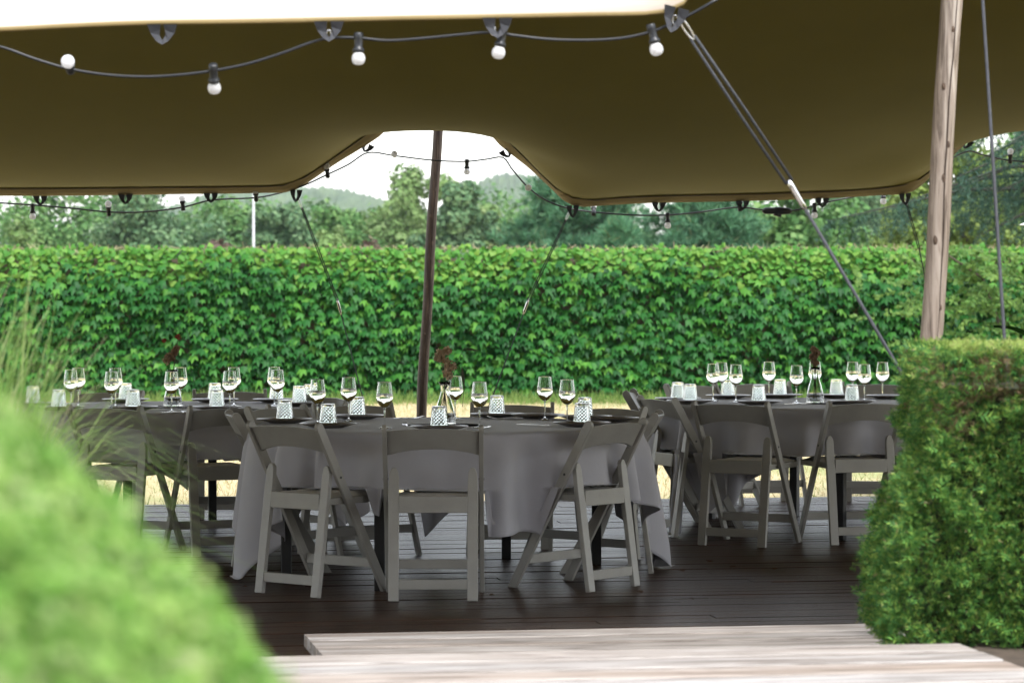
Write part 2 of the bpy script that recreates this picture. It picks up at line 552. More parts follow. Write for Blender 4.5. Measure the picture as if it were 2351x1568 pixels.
def planks(name, org, rows, x0, x1, wd, th, gap, mat, ribs, joint, base=True, step_end=False):
    """a deck whose boards are single objects; local x runs along the boards, local y away from the camera"""
    root = put(name, None, None, None, org, (0, 0, GA))
    root.empty_display_size = .2
    if base:
        bm_ = MB()
        bm_.box(((x0 + x1) / 2, rows * wd / 2, -th - .045), (x1 - x0 - .05, rows * wd - .04, .085))
        me = bm_.mesh(name)
        root2 = bpy.data.objects.new(name, me)
        me.materials.append(M['joist'])
        COL.objects.link(root2)
        root2.location = org; root2.rotation_euler = (0, 0, GA)
        bpy.data.objects.remove(root)
        root = root2
        root.name = name
    tag(root, kind='structure')
    cache = {}
    for r_ in range(rows):
        cuts = [x0]
        if joint:
            c = x0 + random.uniform(.8, joint)
            while c < x1 - .8:
                cuts.append(c); c += random.uniform(joint * .8, joint * 1.2)
        cuts.append(x1)
        for a_, b_ in zip(cuts[:-1], cuts[1:]):
            L = b_ - a_ - .003
            hw = (wd - gap) / 2
            prof = [(-hw, -th), (-hw, -.003), (-hw + .003, 0)]
            if ribs:
                st = (2 * hw - .012) / ribs
                for k in range(ribs):
                    s0 = -hw + .006 + k * st
                    prof += [(s0 + st * .66, 0), (s0 + st * .72, -.0025), (s0 + st * .94, -.0025), (s0 + st, 0)]
            prof += [(hw - .003, 0), (hw, -.003), (hw, -th)]
            mb = MB().prism(prof, -L / 2, L / 2, 'yzx')
            o = put('plank', mb.mesh('plank'), mat, root)
            o.location = ((a_ + b_) / 2, r_ * wd + wd / 2, random.uniform(-.0022, .0018))
            o.rotation_euler = (random.uniform(-.004, .004), random.uniform(-.0006, .0006), random.uniform(-.0008, .0008))
    return root


def rot2(x, y):
    return (x * math.cos(GA) - y * math.sin(GA), x * math.sin(GA) + y * math.cos(GA))


# main deck: its far edge passes (0, 20.7)
ROWS = 69
dx, dy = rot2(0, -ROWS * .145)
planks('deck', (0 + dx, 20.75 + dy, 0), ROWS, -6.0, 6.0, .145, .028, .006, M['deckwood'], 5, 4.2)
# low step: far left corner
cz = on(697, 1455, .17)
L_ = 7
dx, dy = rot2(0, -L_ * .225)
planks('step', (cz[0] + dx, cz[1] + dy, .17), L_, 0, 4.2, .225, .045, .02, M['plankwood'], 0, None)
# near platform
cz = on(660, 1504, .35)
L_ = 36
dx, dy = rot2(0, -L_ * .225)
planks('platform', (cz[0] + dx, cz[1] + dy, .35), L_, -.35, 2.05, .225, .045, .02, M['plankwood'], 0, None)
# raised earth beside the platform that carries the hedges
for nm, xa, xb, ya, yb in (('bank', 1.05, 5.5, -3, 10.5), ('bank', -5.5, -.80, -3, 9.6), ('bank', -1.6, .0, .0, 2.5)):
    mb = MB()
    P_ = []
    for yy in np.linspace(ya, yb, 40):
        row = []
        for xx in np.linspace(xa, xb, 24):
            edge = min(abs(xx - xa), abs(xx - xb), abs(yy - yb)) / .25
            row.append((xx, yy, -.12 + (.44 if xb > 4 or xb < -.5 else .40) * min(1, edge) + random.uniform(-.012, .012)))
        P_.append(row)
    mb.grid(P_)
    tag(mb.build(nm, M['soil'], None, True), kind='structure')

# ------------------------------------------------------------------ unseen building added behind the camera to block low sky and darken the tables
M['render'] = plain('added_house_render', (.42, .38, .33), .9, 3, .12, .3, 40)
M['tile'] = plain('roof_tile', (.11, .065, .05), .8, 12, .3)
M['frame'] = plain('window_frame', (.55, .55, .52), .5)
m, t, out = nodes('window_pane'); bsdf(t, out, (.02, .025, .028), .06); M['pane'] = m
hs_ = thing('added_house', 'unseen rendered building with tiled roof, added to block low sky', 'added_house', (0, -6, -.1))
MB().box((0, -4.5, 3.4), (30, 9, 6.8)).build('wall', M['render'], hs_)
MB().prism([(.6, 6.6), (-4.5, 10.8), (-9.6, 6.6), (-9.6, 6.82), (-4.5, 11.05), (.6, 6.82)][:3] + [(-9.6, 6.82), (-4.5, 11.05), (.6, 6.82)], -15.4, 15.4, 'yzx').build('roof', M['tile'], hs_)
wf = MB()
for (c_, s_) in (((0, 0, .73), (1.2, .08, .07)), ((0, 0, -.73), (1.3, .12, .07)), ((-.57, 0, 0), (.07, .08, 1.39)), ((.57, 0, 0), (.07, .08, 1.39)), ((0, 0, 0), (.05, .07, 1.39))): wf.box(c_, s_)
wfm = wf.mesh('window'); pnm = MB().box((0, -.01, 0), (1.07, .02, 1.39)).mesh('pane')
for zz in (1.9, 5.0):
    for xx in (-12, -9, -6, -3, 0, 3, 6, 9, 12):
        if zz < 2 and xx == 0: continue
        wo_ = put('window', wfm, M['frame'], hs_, (xx, .045, zz)); put('pane', pnm, M['pane'], wo_)
dr_ = put('door', MB().box((0, .03, 1.1), (1.1, .06, 2.2)).mesh('door'), M['frame'], hs_); put('handle', MB().tube([(.4, .09, 1.05), (.4, .09, 1.2)], .012, 8).mesh('handle'), M['steel'], dr_)

# ------------------------------------------------------------------ ivy wall
WY = 42.6
WT = 2.10
ivy = thing('ivy_wall', 'long garden wall wholly covered in hanging green ivy behind the tables', 'wall', (0, WY, -.1))
MB().box((0, .18, (WT - .1) / 2), (26.2, .3, WT - .14)).build('wall', M['brick'], ivy)
n = 27000
gx = rng.uniform(-13, 13, n); gz = rng.uniform(.0, 1.0, n) ** .95 * (WT - .02)
keep = gz < 1.74 + .10 * np.sin(gx * 1.3) + .08 * np.sin(gx * 3.1 + 1) + rng.normal(size=n) * .12
gx, gz = gx[keep], gz[keep]
n = len(gx)
gy = -.04 - rng.random(n) ** 1.3 * .27 - .05 * np.sin(gx * 2.1) * np.sin(gz * 4 + gx)
tilt = rng.normal(.62, .22, n)
nrm = np.stack([rng.normal(0, .30, n), -np.cos(tilt), np.sin(tilt)], 1)
RM = frames(nrm, np.tile([0, -.15, 1.0], (n, 1)), rng.normal(0, .28, n))
S = rng.uniform(.09, .165, n)
V_, F_ = scatter(IVY, IVYF, np.stack([gx, gy, gz], 1), RM, S)
# the 300 that stand out furthest are single leaf objects, the others one mass
vis = np.argsort(gy + (np.abs(gx) > 6.4) * 9 + (gz < .1) * 9)[:300]
single = np.zeros(n, bool); single[vis] = True
rest = np.repeat(~single, 9)
V2, F2 = scatter(IVY, IVYF, np.stack([gx, gy, gz], 1)[~single], RM[~single], S[~single])
tag(put('leaves', mesh_np('leaves', V2, F2, False), M['ivy'], ivy), kind='stuff')
leaf_me = mesh_np('leaf', IVY, IVYF); leaf_me.materials.append(M['ivy'])
leaf_mes = [leaf_me]
for i in np.nonzero(single)[0]:
    o = bpy.data.objects.new('leaf', leaf_me)
    COL.objects.link(o); o.parent = ivy
    mm = Matrix([list(RM[i][0]) + [0], list(RM[i][1]) + [0], list(RM[i][2]) + [0], [0, 0, 0, 1]])
    o.matrix_local = Matrix.Translation((gx[i], gy[i], gz[i])) @ mm @ Matrix.Scale(S[i], 4)
# small round young leaves along the top
n = 11500
gx = rng.uniform(-13, 13, n); gz = rng.uniform(1.4, WT + .02, n)
keep = gz > 1.66 + .10 * np.sin(gx * 1.3) + .08 * np.sin(gx * 3.1 + 1) + rng.normal(size=n) * .12
gx, gz = gx[keep], gz[keep]; n = len(gx)
gy = -.05 - rng.random(n) * .14
tilt = rng.normal(.62, .35, n)
nrm = np.stack([rng.normal(0, .4, n), -np.cos(tilt), np.sin(tilt)], 1)
V_, F_ = scatter(IVR, IVYF, np.stack([gx, gy, gz], 1), frames(nrm, np.tile([0, -.1, 1.0], (n, 1)), rng.normal(0, .6, n)), rng.uniform(.075, .125, n))
tag(put('young_leaves', mesh_np('young_leaves', V_, F_), M['ivytop'], ivy), kind='stuff')
# dry stems lying on the coping
n = 5600
P = np.stack([rng.uniform(-13, 13, n), rng.uniform(-.06, .35, n), WT + rng.uniform(-.03, .04, n)], 1)
d = rand_dirs(n); d[:, 2] = np.abs(d[:, 2]) * .35
V_, F_ = scatter(np.array([(-.05, 0, 0), (.05, 0, 0), (.04, 1, .05), (-.04, 1, .05)]), [(0, 1, 2, 3)], P, frames(rand_dirs(n), d, np.zeros(n)), rng.uniform(.04, .10, n))
tag(put('dry_stems', mesh_np('dry_stems', V_, F_), M['drystem'], ivy), kind='stuff')
n = 1500
gx = rng.uniform(-13, 13, n)
P = np.stack([gx, rng.uniform(-.2, .2, n), WT + rng.uniform(-.03, .035, n) + .04 * (np.sin(gx * 7) > .85)], 1)
V_, F_ = scatter(IVR, IVYF, P, frames(rand_dirs(n) + np.array([0, -.6, .8]), rand_dirs(n), np.zeros(n)), rng.uniform(.05, .10, n))
tag(put('top_leaves', mesh_np('top_leaves', V_, F_), M['ivytop'], ivy), kind='stuff')


# ------------------------------------------------------------------ trees
def crown(base, blobs, n, size, out_w=.7, up_w=.35):
    """leaf faces over a crowd of blobs; points mostly on their outer skins"""
    B = np.array([b[:3] for b in blobs]); RR = np.array([b[3] for b in blobs])
    p = RR ** 2 / (RR ** 2).sum()
    k = rng.choice(len(B), n, p=p)
    d = rand_dirs(n)
    rad = RR[k] * (1 - .38 * rng.random(n) ** 2) * (1 + .10 * rng.normal(size=n))
    d2 = d * np.array([1, 1, .82])
    P = B[k] + d2 * rad[:, None]
    nr = d * out_w + rand_dirs(n) * .6 + np.array([0, 0, up_w])
    V_, F_ = scatter(DIA, DIAF, P, frames(nr, rand_dirs(n), np.zeros(n)), size * rng.uniform(.6, 1.35, n))
    return V_, F_


def trunk_mb(h, r, lim, spread):
    mb = MB()
    wig = [(random.uniform(-.2, .2) * i / 4, random.uniform(-.2, .2) * i / 4, h * i / 4) for i in range(5)]
    mb.tube(wig, [r * (1.15 - .17 * i) for i in range(5)], 8)
    for _ in range(lim):
        a = random.uniform(0, 6.28); z0 = h * random.uniform(.35, .9); L = spread * random.uniform(.6, 1)
        mb.tube([(0, 0, z0), (L * .45 * math.cos(a), L * .45 * math.sin(a), z0 + L * .3), (L * math.cos(a), L * math.sin(a), z0 + L * .5)], [r * .4, r * .25, r * .08], 6)
    return mb


def broad_tree(name, label, px, topy, Y, wpx, mat, n=4200, size=.34, cat='tree', bl=None, hgt=None):
    s = F / Y
    top = at(px, topy, Y)
    gz = float(ground_z(np.array([Y]))[0])
    W = wpx * 1.25 / s
    H = top[2] - gz
    ch = min(H * .93, max(W * 1.25, H * .7))
    t_ = thing(name, label, cat, (top[0], Y, gz))
    trunk_mb(H * .62, max(.12, H * .022), 6, W * .42).build('trunk', M['bark'], t_, True)
    blobs = []
    cz_ = H - ch / 2
    for i in range(85):
        d = rand_dirs(1)[0]
        q = random.uniform(.48, .97)
        f = 1 - .28 * d[2]
        blobs.append((d[0] * q * W / 2 * f, d[1] * q * W / 2 * f, cz_ + d[2] * q * ch / 2, W * random.uniform(.055, .15)))
    blobs.append((0, 0, cz_, W * .3))
    V_, F_ = crown(None, blobs, n, size)
    put('crown', mesh_np('crown', V_, F_), mat, t_)
    return t_


wood_list = [
    ('pale bushy tree low at the far left above the ivy wall', 70, 500, 120, 250, 'broad2'),
    ('tall green tree behind the leftmost tent loops and bulbs', 130, 415, 150, 330, 'broad'),
    ('bluish green tree left of the thin lamp post', 330, 400, 140, 330, 'broad3'),
    ('rounded tree right behind the thin lamp post', 520, 425, 150, 260, 'broad'),
    ('bluish bushy tree just right of the thin lamp post', 640, 455, 135, 190, 'broad3'),
    ('small bright bush left of the leaning dark pole', 765, 508, 110, 120, 'broad2'),
    ('tree with a rounded top standing left of the leaning dark pole', 775, 455, 150, 210, 'broad'),
    ('tall pale tree rising behind the leaning dark pole', 950, 388, 165, 240, 'broad2'),
    ('slender airy tree just right of the leaning dark pole', 1055, 388, 140, 170, 'broad3'),
    ('low pale tree between the leaning pole and the big pine', 1130, 450, 150, 170, 'broad2'),
    ('green tree between the big pine and the tensioned rope', 1830, 395, 100, 360, 'broad'),
    ('olive tree faded by distance behind the rope and the right pole', 1985, 370, 190, 330, 'broad3'),
    ('light green willowy tree beside the pale pole', 2080, 490, 75, 220, 'lime'),
    ('bright green tree right behind the pale pole', 2215, 270, 70, 300, 'lime'),
    ('leafy green tree behind the cedar at the right edge', 2370, 250, 80, 330, 'broad'),
]
for lab, x_, y_, Y_, w_, mt_ in wood_list:
    broad_tree('broadleaf_tree', lab, x_, y_, Y_, w_, M[mt_], n=19000 if Y_ > 90 else 17000, size=.22 if Y_ > 90 else .13)
# dusky purple shrubs low along the wall
for lab, x_, y_, w_ in (('dusky purple shrub below the thin lamp post', 510, 528, 150), ('dusky purple shrub left of the leaning dark pole', 845, 535, 110)):
    broad_tree('purple_shrub', lab, x_, y_, 100, w_, M['purple'], n=2600, size=.2, cat='shrub')
# the far-off wood behind them reads as one mass
blobs = []
for i in range(560):
    x_ = random.uniform(-78, 78); Y_ = random.uniform(195, 230)
    zt = 6.9 + .7 * math.sin(x_ * .35) + .7 * math.sin(x_ * .9 + 2)
    blobs.append((x_, Y_, random.uniform(-4, zt), random.uniform(1.2, 2.6)))
V_, F_ = crown(None, blobs, 200000, .34)
tag(put('woodland', mesh_np('woodland', V_, F_), M['broad']), kind='stuff')

# big pine: trunk, whorled limbs, needle tufts
def pine(label, px, topy, Y, wpx, seedn, cat='tree'):
    rs = random.Random(seedn)
    top = at(px, topy, Y); s = F / Y; gz = float(ground_z(np.array([Y]))[0])
    H = top[2] - gz; W = wpx / s / 2
    t_ = thing('pine_tree', label, cat, (top[0], Y, gz))
    mb = MB().tube([(0, 0, H * i / 6) for i in range(7)], [.24 * (1.05 - i / 6.3) for i in range(7)], 8)
    mb.build('trunk', M['bark'], t_, True)
    lim = MB(); P, D = [], []
    z = H * .12
    while z < H * .97:
        f = (1 - (z / H) ** 1.5) ** .8
        for k in range(rs.randint(4, 6)):
            a = rs.uniform(0, 6.28); L = W * f * rs.uniform(.65, 1.05) + .2
            e = np.array([math.cos(a), math.sin(a), 0])
            p0 = np.array([0, 0, z]); p1 = p0 + e * L * .55 + np.array([0, 0, L * .10]); p2 = p0 + e * L + np.array([0, 0, L * .28])
            lim.tube([p0, p1, p2], [.05, .035, .012], 5)
            for q in np.linspace(.25, 1.0, max(4, int(L / .17))):
                c = (1 - q) ** 2 * p0 + 2 * q * (1 - q) * p1 + q * q * p2
                for _ in range(5):
                    off = np.array([rs.gauss(0, .24), rs.gauss(0, .24), rs.gauss(.05, .18)]) * (.5 + .6 * L / 3)
                    P.append(c + off); D.append(e * .7 + np.array([rs.gauss(0, .4), rs.gauss(0, .4), .75]))
        z += rs.uniform(.22, .34)
    lim.build('limbs', M['bark'], t_)
    P = np.array(P); D = np.array(D); D /= np.linalg.norm(D, axis=1, keepdims=True)
    K = 18
    P2 = np.repeat(P, K, 0); n = len(P2)
    dd = np.repeat(D, K, 0) + rand_dirs(n) * .75
    Tn2 = np.array([(-.055, 0, 0), (.055, 0, 0), (0, 1, .05)])
    V_, F_ = scatter(Tn2, [(0, 1, 2)], P2, frames(rand_dirs(n), dd, np.zeros(n)), rng.uniform(.22, .42, n))
    put('crown', mesh_np('crown', V_, F_), M['pine'], t_)


pine('big blue green pine rising behind the right half of the ivy wall', 1330, 340, 92, 600, 3)
pine('broad blue green pine hidden in part by the hanging tent edge', 1620, 375, 86, 520, 5)
pine('low young pine in front of the big pine above the wall', 1420, 515, 74, 130, 8)

# cedar at the right edge with drooping shoots
def cedar():
    Y = 52.0
    s = F / Y
    base = at(2600, 555, Y)
    t_ = thing('cedar_tree', 'dark cedar with long drooping branches at the right edge', 'tree', (base[0], Y, -.1))
    MB().tube([(0, 0, 0), (.05, 0, 3), (.1, .1, 6), (.1, .1, 9)], [.34, .3, .22, .1], 10).build('trunk', M['bark'], t_, True)
    lim = MB(); P, D = [], []
    ends = [(1900, 508, 0), (1985, 500, 1.2), (2060, 470, -1), (2190, 330, .5), (2170, 420, -1.2), (2230, 300, 1.4), (2220, 380, 0), (2270, 450, -.8), (2200, 500, 1), (2300, 340, -1.5), (2330, 420, 1.2), (2280, 500, .4), (2350, 300, .2), (2240, 545, -.5), (2150, 455, .6)]
    for (ex, ey, eo) in ends:
        e = at(ex, ey, Y + eo) - np.array([base[0], Y, -.1])
        p0 = np.array([0, 0, e[2] + random.uniform(.4, 1.1) * (1 if e[0] < -4 else .7)])
        pm = (p0 * .45 + e * .55) + np.array([0, 0, .35])
        lim.tube([p0, p0 * .6 + pm * .4 + np.array([0, 0, .1]), pm, e], [.07, .05, .03, .006], 5)
        Lb = np.linalg.norm(e - p0)
        for q in np.linspace(.15, 1, int(Lb / .10)):
            c = (1 - q) ** 2 * p0 + 2 * q * (1 - q) * pm + q * q * e
            for _ in range(1):
                L = random.uniform(.2, .85) * (1.1 - .5 * q)
                sd_ = np.array([random.gauss(-.25, .35), random.gauss(0, .4), -random.uniform(.25, .9)])
                sd_ /= np.linalg.norm(sd_)
                for u in np.linspace(0, 1, int(4 + L * 16)):
                    P.append(c + sd_ * L * u + np.array([0, 0, -.12 * u * u])); D.append(sd_)
    lim.build('limbs', M['cedarbark'], t_)
    P = np.array(P); D = np.array(D); K = 4
    P2 = np.repeat(P, K, 0); n = len(P2); P2 = P2 + rng.normal(0, .012, (n, 3))
    dd = np.repeat(D, K, 0) * .5 + rand_dirs(n)
    V_, F_ = scatter(np.array([(-.10, 0, 0), (.10, 0, 0), (0, 1, 0)]), [(0, 1, 2)], P2, frames(rand_dirs(n), dd, np.zeros(n)), rng.uniform(.07, .13, n))
    put('needles', mesh_np('needles', V_, F_), M['cedar'], t_)


cedar()

# lamp post beyond the wall
p = at(582, 450, 105)
gz = float(ground_z(np.array([105.0]))[0])
lp = thing('lamp_post', 'thin grey lamp post standing beyond the ivy wall', 'lamp post', (p[0], 105, gz))
MB().tube([(0, 0, 0), (0, 0, 3), (0, 0, p[2] + .9 - gz)], [.06, .05, .042], 10).build('post', M['lamp_post'], lp, True)
MB().box((-.25, 0, p[2] + .9 - gz), (.6, .18, .09)).build('lamp_head', M['lamp_post'], lp)

# ------------------------------------------------------------------ clipped yew hedge on the right
hc = on(2060, 1478, .33)
HZ = 1.238
hy = thing('yew_hedge', 'square clipped yew hedge with browned patches at the right edge', 'hedge', (hc[0], hc[1], .32))
HL, HD, HH = 1.9, .75, HZ - .32
# left side leans outwards towards the ground
def hedge_in(z):
    q = z / HH
    return np.interp(q, [0, .2, .35, .5, .58, .7, 1], [0, .022, .045, .052, .105, .128, .148]) + .008 * np.sin(q * 15) * (1 - q)
prof_in = [(.07 + hedge_in(0), 0), (.07 + hedge_in(HH), HH - .12), (HL, HH - .12), (HL, 0)]
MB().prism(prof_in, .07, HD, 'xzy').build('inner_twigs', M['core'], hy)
SPR = []
SPRF = []
for k in range(7):
    a = -1.2 + 2.4 * k / 6
    q = .25 + .12 * (k % 2)
    bx, by = 0.0, .12 * k
    c0 = np.array([0, .1 + .11 * k, .02 * (k % 3)])
    sgn = -1 if k % 2 else 1
    tip = c0 + np.array([sgn * .34, .22, .05 * ((k * 7) % 3 - 1)]) if k < 6 else c0 + np.array([0, .34, .03])
    wv = np.array([.0, .075, .0]) if k < 6 else np.array([.07, 0, 0])
    i0 = len(SPR)
    SPR += [c0 - wv, c0 + wv, tip]
    SPRF.append((i0, i0 + 1, i0 + 2))
SPR = np.array(SPR)


def hedge_pts(nf, nl, ntp):
    P, N = [], []
    z = rng.random(nf) * HH
    x = hedge_in(z) + rng.random(nf) * (HL - hedge_in(z))
    lump = .025 * np.sin(x * 19 + 3 * np.sin(z * 13)) * np.sin(z * 16 + x * 5)
    P.append(np.stack([x, -lump + rng.normal(0, .012, nf) + .02, z], 1)); N.append(np.tile([0, -1.0, .25], (nf, 1)))
    z = rng.random(nl) * HH; y = rng.random(nl) * HD
    lump = .03 * np.sin(z * 21) * np.sin(y * 17 + z * 4) + .02 * np.sin(z * 9)
    P.append(np.stack([hedge_in(z) - lump + rng.normal(0, .014, nl) + .01, y, z], 1)); N.append(np.tile([-1.0, -.25, .25], (nl, 1)))
    x = hedge_in(HH) + rng.random(ntp) * (HL - .17); y = rng.random(ntp) * HD
    P.append(np.stack([x, y, HH + rng.normal(0, .006, ntp)], 1)); N.append(np.tile([0, -.3, 1.0], (ntp, 1)))
    return P, N


P, N = hedge_pts(20000, 7500, 9000)
allP = np.concatenate(P[:2]); allN = np.concatenate(N[:2])
n = len(allP)
brown = np.zeros(n, bool)
for bx_, bz_, rx_, rz_, dn_ in ((.30, .83, .11, .085, .6), (.19, .71, .06, .07, .45), (.46, .72, .06, .10, .45), (.80, .6, .2, .2, .5), (.15, .85, .05, .05, .4)):
    brown |= (((allP[:, 0] - bx_) / rx_) ** 2 + ((allP[:, 2] - bz_) / rz_) ** 2 < 1 + .3 * np.sin(allP[:, 0] * 60) * np.sin(allP[:, 2] * 70)) & (rng.random(n) < dn_)
dirn = allN * .55 + rand_dirs(n) * .6 + np.array([0, 0, .15])
RMh = frames(np.cross(dirn, rand_dirs(n)), dirn, np.zeros(n))
Sh = rng.uniform(.026, .052, n)
inview = (allP[:, 0] < .62) & ~brown & (allP[:, 1] < .12)
cand = np.nonzero(inview)[0]
sel = cand[np.argsort(allP[cand, 1] - Sh[cand])[:300]]
Sh[sel] *= 1.2
sg = np.zeros(n, bool); sg[sel] = True
for nm, mk, mt_ in (('foliage', ~brown & ~sg, 'yew'), ('browned_foliage', brown, 'yewbrown')):
    V_, F_ = scatter(SPR, SPRF, allP[mk], RMh[mk], Sh[mk])
    tag(put(nm, mesh_np(nm, V_, F_), M[mt_], hy), kind='stuff')
sp_me = mesh_np('sprig', SPR, SPRF); sp_me.materials.append(M['yew'])
for i in np.nonzero(sg)[0]:
    o = bpy.data.objects.new('sprig', sp_me); COL.objects.link(o); o.parent = hy
    r_ = RMh[i]
    o.matrix_local = Matrix.Translation(allP[i]) @ Matrix([list(r_[0]) + [0], list(r_[1]) + [0], list(r_[2]) + [0], [0, 0, 0, 1]]) @ Matrix.Scale(Sh[i] * 1.15, 4)
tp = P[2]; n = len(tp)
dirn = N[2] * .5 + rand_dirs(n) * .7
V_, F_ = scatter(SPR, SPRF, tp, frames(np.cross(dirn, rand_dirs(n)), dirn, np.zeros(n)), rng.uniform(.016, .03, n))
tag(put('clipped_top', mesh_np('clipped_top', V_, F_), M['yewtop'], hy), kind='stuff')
# shoots that stick out to the left
n = 700
sx = []
for (zz, am, sp_) in ((.50, .085, .06), (.46, .06, .05), (.10, .05, .07), (.19, .045, .05), (.03, .04, .05)):
    m_ = 150
    u = rng.random(m_)
    sx.append(np.stack([hedge_in(zz) - am * .6 * u + rng.normal(0, .01, m_), .05 + rng.random(m_) * .2, zz + rng.normal(0, sp_ * .5, m_) + .03 * u], 1))
sx = np.concatenate(sx); n = len(sx)
dirn = np.tile([-.5, -.1, .4], (n, 1)) + rand_dirs(n) * .8
V_, F_ = scatter(SPR, SPRF, sx, frames(np.cross(dirn, rand_dirs(n)), dirn, np.zeros(n)), rng.uniform(.022, .042, n))
tag(put('side_shoots', mesh_np('side_shoots', V_, F_), M['yew'], hy), kind='stuff')

# ------------------------------------------------------------------ blurred box hedge on the left
HBX, HBZ = -1.28, .32
bh = thing('box_hedge', 'rounded bright green box hedge out of focus at the lower left', 'hedge', (HBX, 3.2, .3))
HBP = np.array([(-2.3, .32), (-2.3, 1.2), (-2.15, 1.36), (-1.6, 1.40), (-.95, 1.385), (-.74, 1.35), (-.615, 1.295), (-.56, 1.262), (-.51, 1.212), (-.458, 1.165), (-.408, 1.115), (-.357, 1.07), (-.322, 1.015), (-.29, .965), (-.24, .90), (-.18, .76), (-.13, .55), (-.10, .33)])
KB = .62
HBP = np.stack([HBP[:, 0] * KB - .003, 1.416 + (HBP[:, 1] - 1.42) * KB], 1)
HBP[0] = (HBP[0, 0], .32); HBP = np.vstack([HBP, [(HBP[-1, 0] + .01, .32)]])
HBS = np.concatenate([[0], np.cumsum(np.linalg.norm(np.diff(HBP, axis=0), axis=1))])


def hb_surf(u):
    """cross-section of the rounded hedge, u from 0 (far foot) to 1 (foot beside the path)"""
    return np.interp(u * HBS[-1], HBS, HBP[:, 0]), np.interp(u * HBS[-1], HBS, HBP[:, 1])


mb = MB()
Pg = []
for yy in np.linspace(1.2, 2.24, 12):
    x, z = hb_surf(np.linspace(0, 1, 36))
    e_ = 1 - max(0, yy - 2.05) * .2
    Pg.append([((a + 1.43) * e_ * .975 - 1.43, yy, b * .985 * e_ + .0) for a, b in zip(x, z)])
mb.grid(Pg)
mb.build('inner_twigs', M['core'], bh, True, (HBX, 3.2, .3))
n = 52000
u = .38 + .62 * rng.random(n)
yy = 1.2 + 1.07 * rng.random(n) ** .8
x, z = hb_surf(u)
x2, z2 = hb_surf(np.clip(u + .004, 0, 1)); tx, tz = x2 - x, z2 - z
nn_ = np.stack([-tz, np.zeros(n), tx], 1) * -1; nn_ /= np.linalg.norm(nn_, axis=1, keepdims=True) + 1e-9
nn_[nn_[:, 0] + nn_[:, 2] < 0] *= -1
lump = .009 * np.sin(u * 47 + yy * 6) * np.sin(yy * 13 + u * 9) + rng.normal(0, .007, n) - .25 * np.clip(yy - 2.16, 0, 1) ** 1.5
P = np.stack([x, yy, z], 1) + nn_ * lump[:, None]
V_, F_ = scatter(LEAF, LEAFF, P, frames(nn_ + rand_dirs(n) * .7, rand_dirs(n), np.zeros(n)), rng.uniform(.010, .019, n))
tag(put('foliage', mesh_np('foliage', V_ - np.array([HBX, 3.2, .3]), F_), M['box'], bh), kind='stuff')

# ornamental grass behind it
og = thing('ornamental_grass', 'tall arching ornamental grass behind the blurred box hedge', 'grass plant', (-1.46, 8.2, .3))
mbV, mbF = [], []
off = 0
for i in range(1500):
    a = random.uniform(0, 6.28)
    L = random.uniform(.9, 1.5)
    lean = random.uniform(.12, .60)
    p0 = np.array([random.gauss(0, .06), random.gauss(0, .06), 0])
    e = np.array([math.cos(a), math.sin(a) * .8, 0])
    side = np.array([-e[1], e[0], 0])
    K = 9
    wd = random.uniform(.0026, .0052)
    for k in range(K):
        q = k / (K - 1)
        r_ = lean * (q ** 1.6) * 1.15
        zz = L * (q - .50 * (lean / .5) * q ** 2.8)
        c = p0 + e * r_ + np.array([0, 0, zz])
        ww = wd * (1 - .85 * q ** 2)
        mbV += [c - side * ww, c + side * ww]
    mbF += [(off + 2 * k, off + 2 * k + 1, off + 2 * k + 3, off + 2 * k + 2) for k in range(K - 1)]
    off += 2 * K
tag(put('blades', mesh_np('blades', np.array(mbV), np.array(mbF)), M['reed'], og), kind='stuff')
MB().lathe([(0, 0), (.16, 0), (.14, .10), (.07, .22), (0, .25)], 14).build('crown_base', M['reed'], og, True)

# plants and parasol at the right edge, behind the yew hedge
vn = thing('climbing_shrub', 'feathery bright green climber hanging over the wall at the right', 'climber', (at(2230, 600, 40.5)[0], 40.5, -.1))
MB().tube([(.7, .8, 0), (.5, .6, 1.0), (.2, .3, 1.7), (-.3, 0, 2.0)], [.035, .03, .02, .01], 6).build('stem', M['bark'], vn)
P, D = [], []
for i in range(190):
    c = np.array([random.gauss(.2, .62), random.gauss(.3, .3), random.uniform(.7, 2.15)])
    a = random.uniform(0, 6.28); dr = np.array([math.cos(a), math.sin(a) * .5 - .4, random.uniform(-.7, .3)]); dr /= np.linalg.norm(dr)
    for q in range(7):
        for sgn in (-1, 1):
            P.append(c + dr * .045 * q); D.append(dr + sgn * np.cross(dr, [0, 0, 1.0]) * 1.4)
P = np.array(P); D = np.array(D); n = len(P)
V_, F_ = scatter(LEAF, LEAFF, P, frames(rand_dirs(n) + np.array([0, -.8, .8]), D, np.zeros(n)), rng.uniform(.07, .11, n))
tag(put('foliage', mesh_np('foliage', V_, F_), leaf_mat('climber_leaf', [(0, (.06, .14, .03)), (1, (.13, .22, .05))], .3, .5), vn), kind='stuff')
q = at(2330, 775, 14.0)
bp = thing('bronze_leaved_plant', 'broad bronze leaved plant peeping over the clipped hedge', 'plant', (q[0] + .08, 14, -.1))
MB().tube([(0, 0, 0), (0, 0, .6), (.02, 0, q[2] - .05)], [.02, .016, .01], 7).build('stem', M['bark'], bp)
